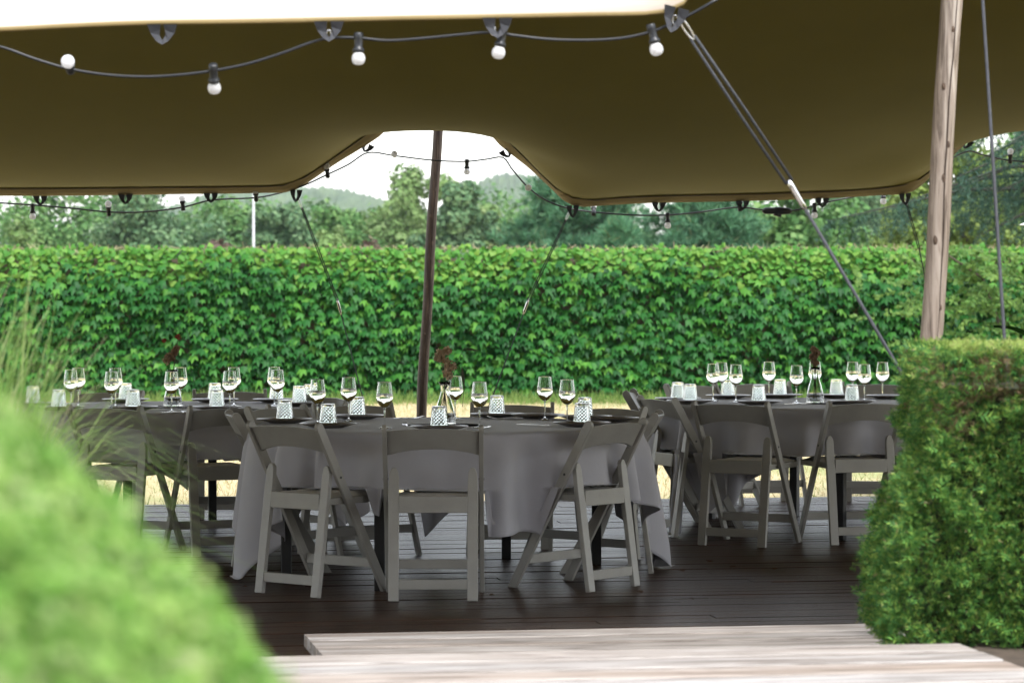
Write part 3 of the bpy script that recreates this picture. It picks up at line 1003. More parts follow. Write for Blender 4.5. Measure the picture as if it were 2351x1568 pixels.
for k, (a, e, mt_) in enumerate(((2.9, .12, 'bronzeleaf'), (3.5, -.05, 'bronzeleaf'), (.2, .05, 'bronzeleaf'), (-1.2, .2, 'bronzeleaf'), (2.2, .55, 'ivy'), (1.0, .5, 'ivy'))):
    d = np.array([math.cos(a), math.sin(a) * .5, e]); sdv = np.cross(d, [0, 0, 1.0]); sdv /= np.linalg.norm(sdv)
    Pg = []
    for u in np.linspace(0, 1, 8):
        c = np.array([.02, 0, q[2] + .08]) + d * .3 * u + np.array([0, 0, -.09 * u * u])
        ww = .055 * math.sin(math.pi * min(1, .08 + u * .9)) + .002
        Pg.append([c - sdv * ww, c + np.array([0, 0, -.012]), c + sdv * ww])
    MB().grid(Pg).build('leaf', M[mt_], bp, True)
q = at(2351, 512, 30)
pr = thing('parasol', 'white parasol tip just showing at the right edge', 'parasol', (q[0] + 1.2, 30, -.1))
MB().tube([(0, 0, 0), (0, 0, 2.75)], .025, 10).build('pole', M['lamp_post'], pr, True)
MB().lathe([(1.25, q[2] + .1 - .02), (.7, q[2] + .28), (.03, q[2] + .55), (.0, q[2] + .56)], 8).build('canopy', M['whitecanvas'], pr)

# ------------------------------------------------------------------ stretch tent
BY = 20.5
FY = 10.0
back = [  # (picture x, picture y, depth) along the far edge
    (-2700, 465, 20.0), (-2200, 462, 20.0), (-1500, 460, 20.0), (-800, 452, 20.2), (-300, 447, 20.4), (0, 447, BY), (180, 446, BY), (340, 444, BY), (500, 442, BY), (610, 440, BY), (668, 437, BY), (700, 421, BY), (770, 374, BY + .1),
    (850, 325, BY + .2), (885, 298, BY + .3), (930, 230, BY + .5), (1005, 130, BY + .9), (1090, 240, BY + .5), (1135, 318, BY + .3), (1165, 345, BY + .25),
    (1210, 380, BY + .2), (1260, 425, BY + .1), (1300, 462, BY), (1330, 472, BY), (1380, 469, BY), (1500, 463, BY + .1), (1700, 459, BY + .25), (1880, 453, BY + .4), (2030, 445, BY + .5), (2085, 441, BY + .5),
    (2125, 415, BY + .6), (2180, 362, BY + .7), (2235, 308, BY + .9), (2300, 210, BY + 1.1), (2420, 110, BY + 1.4), (2520, 240, BY + 1.2), (2700, 430, BY + 1.1), (3200, 440, BY + 1.3), (3900, 440, BY + 1.5), (4700, 445, BY + 1.6)]
BE = np.array([at(*b) for b in back])
front = [(-6400, 120, FY), (-4200, 110, FY), (-3000, 100, FY), (-2000, 95, FY), (-1000, 88, FY), (-400, 79, FY), (0, 67, FY), (180, 58, FY), (340, 52, FY), (560, 49, FY), (755, 45, FY), (950, 41, FY), (1115, 38, FY), (1350, 33, FY), (1490, 30, FY), (1540, 22, FY), (1575, 3, FY), (1600, -35, FY), (1660, -130, FY + .1), (1850, -330, FY + .5), (2190, -560, FY + .9), (2600, -250, FY + .6), (2850, 20, FY), (3800, 60, FY), (4600, 80, FY), (7600, 90, FY)]
FE = np.array([at(*b) for b in front])
ctrl = [tuple(p + np.array([0, 0, .050])) for p in BE] + [tuple(p) for p in FE]


def C(x, y, Y): ctrl.append(tuple(at(x, y, Y)))


for X in (-9.5, -7.5, -5.5, -4, -2.6, -1.2, .2, 1.6, 3.0, 4.5, 6, 8, 9.5):
    ctrl.append((X, 15.2, 3.55))
    ctrl.append((X, 17.6, 2.92 if X not in (.2,) else 2.86))
    ctrl.append((X, 12.4, 3.05))
for x_, y_, Y_ in ((905, 296, 18.9), (1000, 291, 18.8), (1090, 300, 18.9), (1130, 313, 19.1)): C(x_, y_, Y_)
for x_, y_, Y_ in ((500, 360, 19.3), (300, 364, 19.3), (0, 366, 19.3), (-300, 366, 19.3), (720, 325, 19.2), (1280, 362, 19.3), (1500, 382, 19.4), (1800, 376, 19.6), (2040, 350, 19.8)): C(x_, y_, Y_)
for x_, y_, Y_ in ((2270, 298, 19.6), (2420, 288, 19.6), (2540, 298, 19.8)): C(x_, y_, Y_)
# just inside the far edge: the canvas keeps falling to the hem, and rises to the pole heads
for x_, y_ in ((-300, 428), (0, 428), (180, 427), (340, 425), (500, 423), (600, 418), (1380, 446), (1500, 442), (1700, 438), (1880, 431), (2010, 422)): C(x_, y_, 20.15 + max(0, (x_ - 1400)) * .0007)
for x_, y_, Y_ in ((690, 398, 20.15), (770, 346, 20.15), (850, 300, 20.1), (900, 286, 19.8), (950, 272, 19.8), (1005, 268, 19.8), (1060, 270, 19.8), (1105, 285, 19.9), (1165, 325, 20.1), (1210, 360, 20.1), (1265, 405, 20.1), (1315, 440, 20.15), (2090, 400, 20.6), (2125, 385, 20.6), (2180, 335, 20.7), (2235, 294, 20.7), (2300, 278, 20.6), (2420, 262, 20.6), (2540, 280, 20.7)): C(x_, y_, Y_)
for x_, y_, Y_ in ((930, 215, 20.6), (1005, 195, 20.5), (1085, 215, 20.6), (2340, 190, 21.2), (2420, 175, 21.1)): C(x_, y_, Y_)
CT = np.array(ctrl)


def tps_fit(P, z, lam=1e-4):
    n = len(P)
    d = np.linalg.norm(P[:, None] - P[None], axis=2)
    K = np.where(d > 0, d ** 2 * np.log(d + 1e-12), 0) + lam * np.eye(n)
    Q = np.hstack([np.ones((n, 1)), P])
    A = np.block([[K, Q], [Q.T, np.zeros((3, 3))]])
    return np.linalg.solve(A, np.concatenate([z, np.zeros(3)]))


TW = tps_fit(CT[:, :2], CT[:, 2])


def tent_z(X, Y):
    p = np.stack([np.ravel(X), np.ravel(Y)], 1)
    d = np.linalg.norm(p[:, None] - CT[None, :, :2], axis=2)
    K = np.where(d > 0, d ** 2 * np.log(d + 1e-12), 0)
    return (K @ TW[:-3] + TW[-3] + p @ TW[-2:]).reshape(np.shape(X))


def resample(E, n):
    s = np.concatenate([[0], np.cumsum(np.linalg.norm(np.diff(E, axis=0), axis=1))])
    u = np.linspace(0, s[-1], n)
    return np.stack([np.interp(u, s, E[:, k]) for k in range(3)], 1)


def smooth_edge(E, n):
    s = np.concatenate([[0], np.cumsum(np.linalg.norm(np.diff(E, axis=0), axis=1))])
    # Catmull-Rom through the points
    u = np.linspace(0, s[-1], n); out_ = []
    for uu in u:
        i = min(max(np.searchsorted(s, uu) - 1, 0), len(E) - 2)
        t_ = (uu - s[i]) / (s[i + 1] - s[i])
        p1, p2 = E[i], E[i + 1]
        m1 = (E[i + 1] - E[max(i - 1, 0)]) / (s[i + 1] - s[max(i - 1, 0)]) * (s[i + 1] - s[i])
        m2 = (E[min(i + 2, len(E) - 1)] - E[i]) / (s[min(i + 2, len(E) - 1)] - s[i]) * (s[i + 1] - s[i])
        out_.append((2 * t_ ** 3 - 3 * t_ ** 2 + 1) * p1 + (t_ ** 3 - 2 * t_ ** 2 + t_) * m1 + (-2 * t_ ** 3 + 3 * t_ ** 2) * p2 + (t_ ** 3 - t_ ** 2) * m2)
    return np.array(out_)


NU, NV = 320, 90
B_ = smooth_edge(BE, 700); F_e = smooth_edge(FE, 700)
XU = np.linspace(-6.2, 6.2, NU)
# the back edge goes monotonically in X
bo = np.argsort(B_[:, 0]); fo = np.argsort(F_e[:, 0])
XB = np.interp(np.linspace(0, 1, NU), np.linspace(0, 1, 700), np.sort(B_[:, 0]))
XF = np.interp(XB, [XB[0], XB[-1]], [F_e[fo][0, 0], F_e[fo][-1, 0]])
# keep the front samples dense round the visible corner
XF = np.interp(np.linspace(0, 1, NU), np.linspace(0, 1, 700), F_e[fo][:, 0])
YB = np.interp(XB, B_[bo][:, 0], B_[bo][:, 1]); ZB = np.interp(XB, B_[bo][:, 0], B_[bo][:, 2])
YF = np.interp(XF, F_e[fo][:, 0], F_e[fo][:, 1]); ZF = np.interp(XF, F_e[fo][:, 0], F_e[fo][:, 2])
vv = np.concatenate([np.linspace(0, .988, NV - 6), [.990, .992, .994, .996, .998, 1.0]])
X = XF[:, None] * (1 - vv) + XB[:, None] * vv
Y = YF[:, None] * (1 - vv) + YB[:, None] * vv
Z = tent_z(X, Y)
# close exactly on the two edge curves
e0 = (ZF - Z[:, 0])[:, None] * np.clip(1 - vv / .12, 0, 1) ** 2
e1 = (ZB - Z[:, -1])[:, None] * np.clip(1 - (1 - vv) / .011, 0, 1) ** 1.3
Z = Z + e0 + e1
tent = thing('stretch_tent', 'sand coloured stretch tent canopy with scalloped edges over the tables', 'tent', (0, 15.2, 0))
off = np.array([0, 15.2, 0])
ii = np.arange(NU * NV).reshape(NU, NV)
tf = np.stack([ii[:-1, :-1], ii[1:, :-1], ii[1:, 1:], ii[:-1, 1:]], -1).reshape(-1, 4)
TV = np.stack([X, Y, Z], -1)
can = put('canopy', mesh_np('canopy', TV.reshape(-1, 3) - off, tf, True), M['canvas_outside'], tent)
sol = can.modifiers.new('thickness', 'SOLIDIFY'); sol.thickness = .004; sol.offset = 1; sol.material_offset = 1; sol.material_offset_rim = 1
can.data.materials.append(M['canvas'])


def hem(row0, row1, drop, name='hem'):
    """a doubled border strip that follows the edge just under the canvas, with a rolled lip"""
    mb = MB()
    Pg = []
    for k in range(len(row0)):
        a, b = row0[k], row1[k]
        Pg.append([b + [0, 0, -.006], a * .5 + b * .5 + [0, 0, -.009], a + [0, 0, -.010], a + [0, -.006, -.004], a + [0, 0, .006]])
    mb.grid(Pg)
    return mb


def inset(edge, inner, wdt):
    d = inner - edge
    L = np.linalg.norm(d, axis=1, keepdims=True)
    return edge + d / L * wdt


hb = hem(TV[:, -1], TV[:, -6], 0).build('hem', M['hem'], tent, True, off)
hf_ = hem(TV[:, 0], inset(TV[:, 0], TV[:, 2], .03), 0).build('hem', M['hem'], tent, True, off)
# tape along the inner rim of the far hem: thin raised seam
ins = TV[:, -6]
MB().tube([p + np.array([0, 0, -.010]) for p in ins[::2]], .0024, 5).build('seam', M['strap'], tent, False, off)

LOOP_O = [(-.5, 0), (-.40, -.42), (-.2, -.82), (0, -1), (.2, -.82), (.40, -.42), (.5, 0)]
LOOP_I = [(-.05, 0), (-.08, -.26), (-.10, -.52), (0, -.78), (.10, -.52), (.08, -.26), (.05, 0)]


def loop_mb(wd, dp):
    mb = MB()
    n_ = 7
    vs = []
    for yy in (-.004, .004):
        vs += [(x * wd, yy + .012 * math.sin(-z * 3), z * dp) for x, z in LOOP_O]
        vs += [(x * wd, yy + .012 * math.sin(-z * 3), z * dp) for x, z in LOOP_I]
    fs = []
    for k in range(n_ - 1):
        fs.append((k, k + 1, n_ + k + 1, n_ + k))
        fs.append((2 * n_ + k, 3 * n_ + k, 3 * n_ + k + 1, 2 * n_ + k + 1))
        fs.append((k, 2 * n_ + k, 2 * n_ + k + 1, k + 1))
        fs.append((n_ + k, n_ + k + 1, 3 * n_ + k + 1, 3 * n_ + k))
    return mb.add(vs, fs)


lm = loop_mb(.098, .066).mesh('hanging_loop')
lmc = loop_mb(.085, .085).mesh('corner_loop')
for x_, y_, Y_, cr, a_ in ((92, 448, BY, 0, 0), (288, 445, BY, 0, 0), (484, 442, BY, 0, 0), (680, 434, BY, 1, .05), (846, 328, BY + .2, 0, .5), (1158, 341, BY + .25, 0, -.55), (1315, 470, BY, 1, 0), (1513, 463, BY + .1, 0, 0), (1705, 459, BY + .25, 0, 0), (1888, 453, BY + .4, 0, 0), (2078, 442, BY + .5, 1, -.05), (2222, 320, BY + .85, 0, .4)):
    p = at(x_, y_ + 2, Y_ - .01) - off
    mbp = MB().box((0, 0, 0), (.16, .03, .006)); pp = at(x_, y_ - 21, Y_ - .1) - off
    if not a_: put('reinforcement_patch', mbp.mesh('reinforcement_patch'), M['hem'], tent, pp, (0, a_, 0))
    put('corner_loop' if cr else 'hanging_loop', lmc if cr else lm, M['strap'], tent, p, (0, a_, 0))
for x_, y_, cr, a_ in ((372, 53, 0, 0), (755, 46, 0, 0), (1142, 38, 0, 0), (1555, 14, 1, .25)):
    p = at(x_, y_ + 4, FY - .012) - off
    put('corner_loop' if cr else 'hanging_loop', lmc if cr else lm, M['strap'], tent, p, (0, a_, 0))


# ------------------------------------------------------------------ poles
def pole(name, label, p_bot, p_top, r, mat, crack=True):
    t_ = thing(name, label, 'pole', tuple(p_bot))
    d = np.array(p_top) - np.array(p_bot)
    n_ = 22
    pts, rd = [], []
    for i in range(n_):
        u = i / (n_ - 1)
        pts.append(d * u + np.array([.010 * math.sin(u * 5 + r * 90) + .004 * math.sin(u * 17), .006 * math.sin(u * 7), 0]))
        rd.append(r * (1.06 - .12 * u) * (1 + .018 * math.sin(u * 23 + 1) + .012 * math.sin(u * 51)))
    o = MB().tube(pts, rd, 20).build('shaft', mat, t_, True)
    if crack:
        # a long drying crack: a narrow sunk strip on the side that faces the camera
        mb = MB()
        Pg = []
        for i in range(1, n_ - 1):
            for q in (0, .5):
                k = i + q
                i0 = int(k); f = k - i0
                c = pts[i0] * (1 - f) + pts[min(i0 + 1, n_ - 1)] * f; rr = rd[i0] * (1 - f) + rd[min(i0 + 1, n_ - 1)] * f
                ph = -math.pi / 2 + .30 + .09 * math.sin(k * .9) + .03 * math.sin(k * 3.1)
                wv = .075 * (.4 + .6 * abs(math.sin(k * .37)))
                Pg.append([c + rr * 1.012 * np.array([math.cos(ph + a_), math.sin(ph + a_), 0]) for a_ in (-wv, 0, wv)])
        mb.grid(Pg)
        mb.build('drying_crack', M['crack'], t_)
        for kz, ka in ((.20, -1.2), (.31, -2.0), (.395, -1.7), (.43, -1.05), (.50, -1.95), (.565, -1.45), (.60, -1.15), (.66, -1.9), (.72, -1.4), (.12, -1.7)):
            i0 = int(kz * (n_ - 1)); f = kz * (n_ - 1) - i0
            c = pts[i0] * (1 - f) + pts[i0 + 1] * f; rr = rd[i0] * (1 - f) + rd[i0 + 1] * f
            nn = np.array([math.cos(ka), math.sin(ka), 0])
            sdx = np.array([-nn[1], nn[0], 0]); kr = random.uniform(.006, .012)
            kb = MB()
            ring = [c + nn * (rr + .0008) + sdx * kr * math.cos(q) + np.array([0, 0, kr * 1.5 * math.sin(q)]) - nn * .0035 * (kr / .01) * abs(math.cos(q)) for q in np.linspace(0, 2 * math.pi, 11)[:-1]]
            kb.add(ring + [c + nn * (rr + .004)], [(q, (q + 1) % 10, 10) for q in range(10)])
            kb.build('knot', M['knot'], t_)
    for z_ in (.02, .98):
        MB().tube([d * (z_ - .012), d * (z_ + .012)], r * 1.12, 16).build('end_band', M['strap'], t_, True)
    return t_


pb = at(962, 1185, 21.5)
pole('tent_pole', 'slim leaning dark brown pole under the tent arch behind the centre table', (pb[0], 21.4, -.1), at(1009, 150, 21.35), .035, M['oldpole'])
pole('tent_pole', 'thick pale weathered pole beside the clipped hedge on the right', (at(2100, 1400, 10.9)[0], 10.9, -.1), at(2205, -545, 10.9), .0405, M['palepole'])


# ------------------------------------------------------------------ guy ropes
def carabiner(mb, p0, p1, wd=.022, r=.004):
    p0, p1 = np.array(p0), np.array(p1)
    d = p1 - p0; L = np.linalg.norm(d); d /= L
    s_ = np.cross(d, [0, 1.0, 0]); s_ /= np.linalg.norm(s_)
    pts = []
    for k in range(17):
        a = 2 * math.pi * k / 16
        pts.append(p0 + d * L * (.5 - .5 * math.cos(a)) + s_ * wd * math.sin(a) * (1 if abs(math.sin(a)) > .1 else 1))
    mb.tube(pts, r, 6)


def guy(label, ptop, pten, pend, r, gap, tens=True, clip=.13):
    ptop, pten, pend = map(np.array, (ptop, pten, pend))
    t_ = thing('guy_rope', label, 'rope', tuple(pend), 0, 'guy ropes of the stretch tent')
    u = (pten - ptop) / np.linalg.norm(pten - ptop)
    s_ = np.cross(u, [0, 1.0, 0]); s_ /= np.linalg.norm(s_)
    a = ptop + u * clip
    mb = MB()
    mid = (a + pten) / 2
    mb.tube([a + s_ * gap * .35, mid + s_ * gap * .5, pten + s_ * gap * .5], r * .85, 8)
    mb.tube([a - s_ * gap * .35, mid - s_ * gap * .5, pten - s_ * gap * .5], r * .85, 8)
    mb.build('double_rope', M['rope'], t_, True, pend)
    sag = (pten + pend) / 2 + np.array([0, 0, -.004])
    MB().tube([pten, sag, pend], r, 8).build('rope', M['rope'], t_, True, pend)
    cb = MB(); carabiner(cb, ptop, a + u * .01, .009 if gap > .013 else .006, .0042 if gap > .013 else .0026)
    cb.build('carabiner', M['steel'], t_, True, pend)
    if tens:
        v = (pend - pten) / np.linalg.norm(pend - pten)
        tb = MB().tube([pten - v * .01, pten + v * .02, pten + v * .085, pten + v * .11], [r * 1.2, r * 2.1, r * 1.9, r * 1.1], 8)
        tb.build('tensioner', M['steel'], t_, True, pend)
    MB().tube([pend + np.array([0, 0, .06]), pend + np.array([0, 0, -.15])], .012, 8).build('stake', M['stake'], t_, True, pend)
    return t_


e = on(905, 1150, -.1)
guy('thin black guy rope slanting down left of the leaning dark pole', at(683, 452, BY), at(775, 690, BY + .2), (at(900, 1120, 21.3)[0], 21.3, -.1), .0042, .012, True, .08)
guy('thin black guy rope slanting down right of the leaning dark pole', at(1310, 482, BY), at(1213, 690, BY + .3), (at(1035, 1100, 21.5)[0], 21.5, -.1), .0042, .012, True, .08)
guy('short black guy rope dropping from the far right tent corner', at(2078, 455, BY + .5), at(2110, 570, BY + .8), (at(2230, 1080, 22.5)[0], 22.5, -.1), .0042, .012, False, .06)
guy('thick grey guy rope with steel tensioner crossing in front of the canopy', at(1560, 42, FY), at(1812, 418, FY + .35), (at(2560, 1590, FY + .6)[0], FY + .7, -.1), .0062, .024, True, .085)
# single rope at the far right, from the pole head to the ground
p0 = at(2215, -560, 10.85); p1 = at(2256, 0, 10.6); p2 = at(2306, 778, 10.3)
d = (p2 - p1) / (p1[2] - p2[2])
pe = p2 + d * (p2[2] + .1)
gr = thing('guy_rope', 'single grey guy rope hanging steeply right of the pale pole', 'rope', tuple(pe), 0, 'guy ropes of the stretch tent')
MB().tube([p0, p1, (p1 + p2) / 2, p2, pe], .0062, 8).build('rope', M['rope'], gr, True, pe)
MB().tube([pe + np.array([0, 0, .06]), pe + np.array([0, 0, -.15])], .012, 8).build('stake', M['stake'], gr, True, pe)

# ------------------------------------------------------------------ festoon lights
sock = MB().lathe([(0, .024), (.0125, .024), (.0155, .020), (.0155, .004), (.014, .0), (.0138, -.022), (.015, -.026), (.0195, -.030), (.0195, -.037), (.0165, -.042), (0, -.042)], 16).mesh('lamp', True)
bulb = MB().lathe([(0.010, -.040), (.0155, -.044), (.0205, -.052), (.0225, -.061), (.0215, -.070), (.017, -.078), (.009, -.0825), (0, -.0835)], 18).mesh('bulb', True)


def festoon(label, path, lamps, r):
    pts = np.array([at(*p) for p in path])
    loc = pts[0]
    t_ = thing('festoon_lights', label, 'string lights', tuple(loc), 0, 'festoon light strings along the tent edges')
    sm = smooth_edge(pts, len(pts) * 7)
    MB().tube(list(sm), r, 8).build('cable', M['cable'], t_, True, loc)
    for (x_, y_, Y_, dx_, dy_, dz_) in lamps:
        p = at(x_, y_, Y_)
        d = Vector((dx_, dy_, dz_)).normalized()
        o = put('lamp', sock, M['cable'], t_)
        o.rotation_mode = 'QUATERNION'
        o.rotation_quaternion = (-d).to_track_quat('Z', 'Y')
        o.location = p - loc
        put('bulb', bulb, M['bulb'], o)
    return t_, loc


y0 = FY + .02
festoon('string of white bulbs hung along the near edge of the canopy',
        [(-700, 60, y0), (-350, 30, y0), (0, 108, y0), (80, 136, y0), (155, 158, y0), (240, 172, y0), (330, 177, y0), (410, 173, y0), (490, 163, y0), (570, 147, y0), (650, 122, y0), (715, 98, y0), (755, 88, y0), (823, 88, y0), (890, 94, y0), (980, 88, y0), (1060, 80, y0), (1130, 75, y0), (1180, 82, y0), (1260, 91, y0), (1350, 93, y0), (1430, 88, y0), (1497, 73, y0), (1548, 52, y0), (1600, 26, y0), (1645, 0, y0), (1760, -60, y0 + .2)],
        [(161, 158, y0, .02, -1, .30), (490, 163, y0, 0, .55, -1), (823, 92, y0, 0, 0, -1), (1153, 79, y0, -.2, 0, -1), (1497, 72, y0, .24, 0, -1)], .0052)
yb = BY + .03
ft, floc = festoon('string of white bulbs looped along the far edge of the canopy',
        [(-400, 430, yb), (-150, 452, yb), (0, 466, yb), (75, 471, yb), (170, 479, yb), (250, 487, yb), (330, 487, yb), (420, 476, yb), (484, 460, yb), (588, 454, yb), (640, 444, yb), (700, 425, yb - .05), (750, 402, yb), (800, 378, yb + .1), (845, 351, yb + .2), (905, 358, yb + .3), (1000, 369, yb + .4), (1072, 371, yb + .4), (1118, 366, yb + .3), (1155, 362, yb + .25), (1175, 388, yb + .2), (1213, 431, yb + .1), (1255, 461, yb), (1303, 478, yb), (1362, 487, yb), (1450, 494, yb), (1533, 494, yb + .1), (1610, 487, yb + .2), (1697, 476, yb + .25), (1750, 482, yb + .3), (1815, 484, yb + .3), (1870, 473, yb + .35), (1892, 466, yb + .4), (1960, 452, yb + .45), (2028, 440, yb + .5), (2080, 424, yb + .5), (2150, 385, yb + .6), (2222, 348, yb + .8), (2260, 357, yb + .9), (2318, 369, yb + 1), (2420, 375, yb + 1.1), (2600, 400, yb + 1.2)],
        [(75, 476, yb, 0, 0, -1), (250, 488, yb, 0, -.5, 1), (420, 476, yb, -.1, 0, 1), (588, 455, yb, 0, -.8, 1), (752, 401, yb, -.1, -.5, 1), (906, 357, yb + .3, 0, -1, .1), (1072, 374, yb + .4, 0, 0, -1), (1215, 430, yb + .1, -.1, -1, -.1), (1363, 488, yb, 0, .6, .7), (1533, 497, yb + .1, 0, 0, -1), (1699, 477, yb + .25, 0, -.2, 1), (1870, 474, yb + .35, 0, 0, -1), (2028, 442, yb + .5, 0, 0, -1), (2319, 368, yb + 1, 0, -.2, 1)], .0056)
a, b_ = at(1750, 484, yb + .3), at(1818, 485, yb + .3)
mid = a * .5 + b_ * .5
MB().tube([a, a * .9 + b_ * .1, a * .6 + b_ * .4, a * .55 + b_ * .45, a * .1 + b_ * .9, b_], [.012, .024, .024, .03, .022, .012], 10).tube([mid + [-.02, 0, -.012], mid + [.03, 0, -.03]], [.02, .016], 8).build('plug_connector', M['cable'], ft, True, floc)
for x_, y_, Y_ in ((755, 78, FY), (1131, 66, FY), (1550, 44, FY)):
    q = at(x_, y_, Y_)
    cb = MB(); carabiner(cb, q + [0, 0, .012], q + [0, 0, -.022], .008, .0028)
    cb.build('hook', M['steel'], bpy.data.objects['festoon_lights'], True, np.array(bpy.data.objects['festoon_lights'].location))

# ------------------------------------------------------------------ folding chair
CW = .465


def slant(y, z0=0):          # y of an upright's centre line at height z
    return -.262 + (.805 - y) * .5775


def make_chair(label, group):
    root = thing('folding_chair', label, 'chair', (0, 0, 0), 0, group)
    d = np.array([slant(0) - slant(.79), -.79]); d /= np.linalg.norm(d); pn = np.array([-d[1], d[0]])
    hw = .0225
    top = np.array([slant(.79), .79])
    arc = [top - d * hw * math.cos(a) * 1.0 + pn * hw * math.sin(a) for a in np.linspace(math.pi / 2, -math.pi / 2, 7)]
    bl = (slant(0) - hw / abs(d[1]), 0); br = (slant(0) + hw / abs(d[1]), 0)
    poly = [tuple(p) for p in arc] + [bl, br]
    # order: arc runs from +pn to -pn, then the foot
    if pn[0] < 0: poly = [tuple(p) for p in arc] + [br, bl]
    me = MB().prism(poly, -.0105, .0105, 'yzx').mesh('upright')
    for s_ in (-1, 1):
        bevel(put('upright', me, M['chair'], root, (s_ * (CW / 2 - .0105), 0, 0)), .003)
    # rear legs: broad face to the back, rounded head
    legp = [(-.024, 0), (.024, 0), (.025, .50), (.021, .585), (.010, .612), (-.006, .616), (-.019, .60), (-.0225, .57), (-.025, .45)]
    me = MB().prism(legp, -.0125, .0125, 'xzy').mesh('rear_leg')
    lean = math.atan2(.085, .6)
    for s_ in (-1, 1):
        o = put('rear_leg', me, M['chair'], root, (s_ * .182, -.235, 0), (-lean, 0, 0))
        o.scale = (s_, 1, 1)
        bevel(o, .003)
    yl = lambda z: -.235 + .1417 * z
    o = put('apron', MB().box((0, yl(.44) - .004, .44), (.316, .022, .076)).mesh('apron'), M['chair'], root); bevel(o, .003)
    o = put('stretcher', MB().box((0, yl(.077), .077), (.316, .020, .046)).mesh('stretcher'), M['chair'], root); bevel(o, .003)
    o = put('stretcher', MB().box((0, slant(.14), .14), (CW - .044, .020, .046)).mesh('stretcher'), M['chair'], root); bevel(o, .003)
    # seat
    sf = MB()
    for s_ in (-1, 1): sf.box((s_ * .19, .035, .443), (.024, .40, .032))
    sf.box((0, .225, .443), (.356, .024, .032)); sf.box((0, -.155, .443), (.356, .02, .03))
    o = sf.build('seat_frame', M['chair'], root); bevel(o, .003)
    Pg = []
    for yy in np.linspace(-.165, .235, 9):
        row = []
        for xx in np.linspace(-.198, .198, 9):
            u = max(abs(xx) / .198, abs(yy - .035) / .2)
            row.append((xx, yy, .462 + .018 * (1 - u ** 6)))
        Pg.append(row)
    put('seat_pad', MB().grid(Pg).mesh('seat_pad', True), M['pad'], root)
    # curved back rail
    nseg = 14
    vs, fs = [], []
    for i in range(nseg + 1):
        x = -.212 + .424 * i / nseg; u = abs(x) / .212
        bow = -.026 * (1 - u * u)
        zt = .782 + .012 * (1 - u ** 2); zb = .668 + .030 * (1 - u ** 2.2)
        for z in (zb, zt):
            for th_ in (-.009, .009):
                vs.append((x, slant(z) + bow + th_, z))
    for i in range(nseg):
        q0, q1 = i * 4, (i + 1) * 4
        fs += [(q0, q1, q1 + 2, q0 + 2), (q0 + 1, q0 + 3, q1 + 3, q1 + 1), (q0 + 2, q1 + 2, q1 + 3, q0 + 3), (q0, q0 + 1, q1 + 1, q1)]
    fs += [(0, 2, 3, 1), (nseg * 4, nseg * 4 + 1, nseg * 4 + 3, nseg * 4 + 2)]
    o = put('back_rail', MB().add(vs, fs).mesh('back_rail', False), M['chair'], root); bevel(o, .003)
    bme = MB().tube([(-.0125, 0, 0), (.0125, 0, 0)], .006, 8).mesh('bolt')
    for s_ in (-1, 1):
        put('bolt', bme, M['bolt'], root, (s_ * (CW / 2 - .0105), slant(.555), .555))
    return root


G1, G2, G3 = 'folding chairs around the centre table', 'folding chairs around the left table', 'folding chairs around the right table'
chairs = [
    # picture x, y of the middle between the rear feet, turn, label, group, table
    (994, 1380, 0, 'white folding chair seen squarely from behind at the centre table', G1, 0),
    (660, 1366, -40, 'white folding chair turned to the right at the left front of the centre table', G1, 0),
    (1408, 1352, 52, 'white folding chair turned left at the right front of the centre table', G1, 0),
    (543, 1308, -80, 'white folding chair seen from its side at the left end of the centre table', G1, 0),
    (1500, 1308, 84, 'white folding chair seen from its side at the right end of the centre table', G1, 0),
    (1176, 1260, 178, 'folding chair facing the camera across the centre table right of the vase', G1, 0),
    (1400, 1278, 138, 'folding chair at the far right of the centre table behind two tumblers', G1, 0),
    (640, 1276, -128, 'folding chair at the far left of the centre table behind its leftmost tumbler', G1, 0),
    (812, 1262, -158, 'folding chair facing the camera beyond the centre table left of the dark pole', G1, 0),
    (245, 1274, -24, 'shaded folding chair half hidden by arching grass at the left table', G2, 1),
    (525, 1274, 24, 'shaded folding chair at the right front of the left table', G2, 1),
    (250, 1195, 160, 'folding chair facing the camera beyond the left table left of its vase', G2, 1),
    (528, 1190, 186, 'folding chair facing the camera beyond the left table right of its vase', G2, 1),
    (745, 1222, 128, 'folding chair at the right end of the left table', G2, 1),
    (1680, 1254, -28, 'folding chair seen from behind at the left front of the right table', G3, 2),
    (1985, 1250, 16, 'folding chair seen from behind at the right front of the right table beside the hedge', G3, 2),
    (1515, 1228, -66, 'folding chair showing its crossed legs at the left end of the right table', G3, 2),
    (1452, 1192, -98, 'folding chair standing askew just left of the right table', G3, 2),
    (1590, 1158, -140, 'folding chair at the far left of the right table behind its tumblers', G3, 2),
    (1740, 1150, 190, 'folding chair facing the camera beyond the right table left of its vase', G3, 2),
    (2010, 1152, 172, 'folding chair facing the camera beyond the right table right of its vase', G3, 2),
]
chair_pos = []
proto = None
for x_, y_, a_, lab, g_, tb in chairs:
    p = on(x_, y_, 0.0)
    a = R(a_)
    loc = (p[0] - math.sin(a) * .235, p[1] + math.cos(a) * .235, .0)
    chair_pos.append((loc[0], loc[1], a, tb))
    if proto is None:
        proto = make_chair(lab, g_)
        proto.location = loc; proto.rotation_euler = (0, 0, a)
    else:
        dup(proto, loc, a, lab, g_)

# ------------------------------------------------------------------ tables and cloths
TH, TR = .745, .98
tables = [
    (1025, 15.35, 'centre', R(-118), 0.0),
    (395, 17.75, 'left', R(30), R(10)),
    (1875, 18.35, 'right', R(-12), R(60)),
]
tcs = []


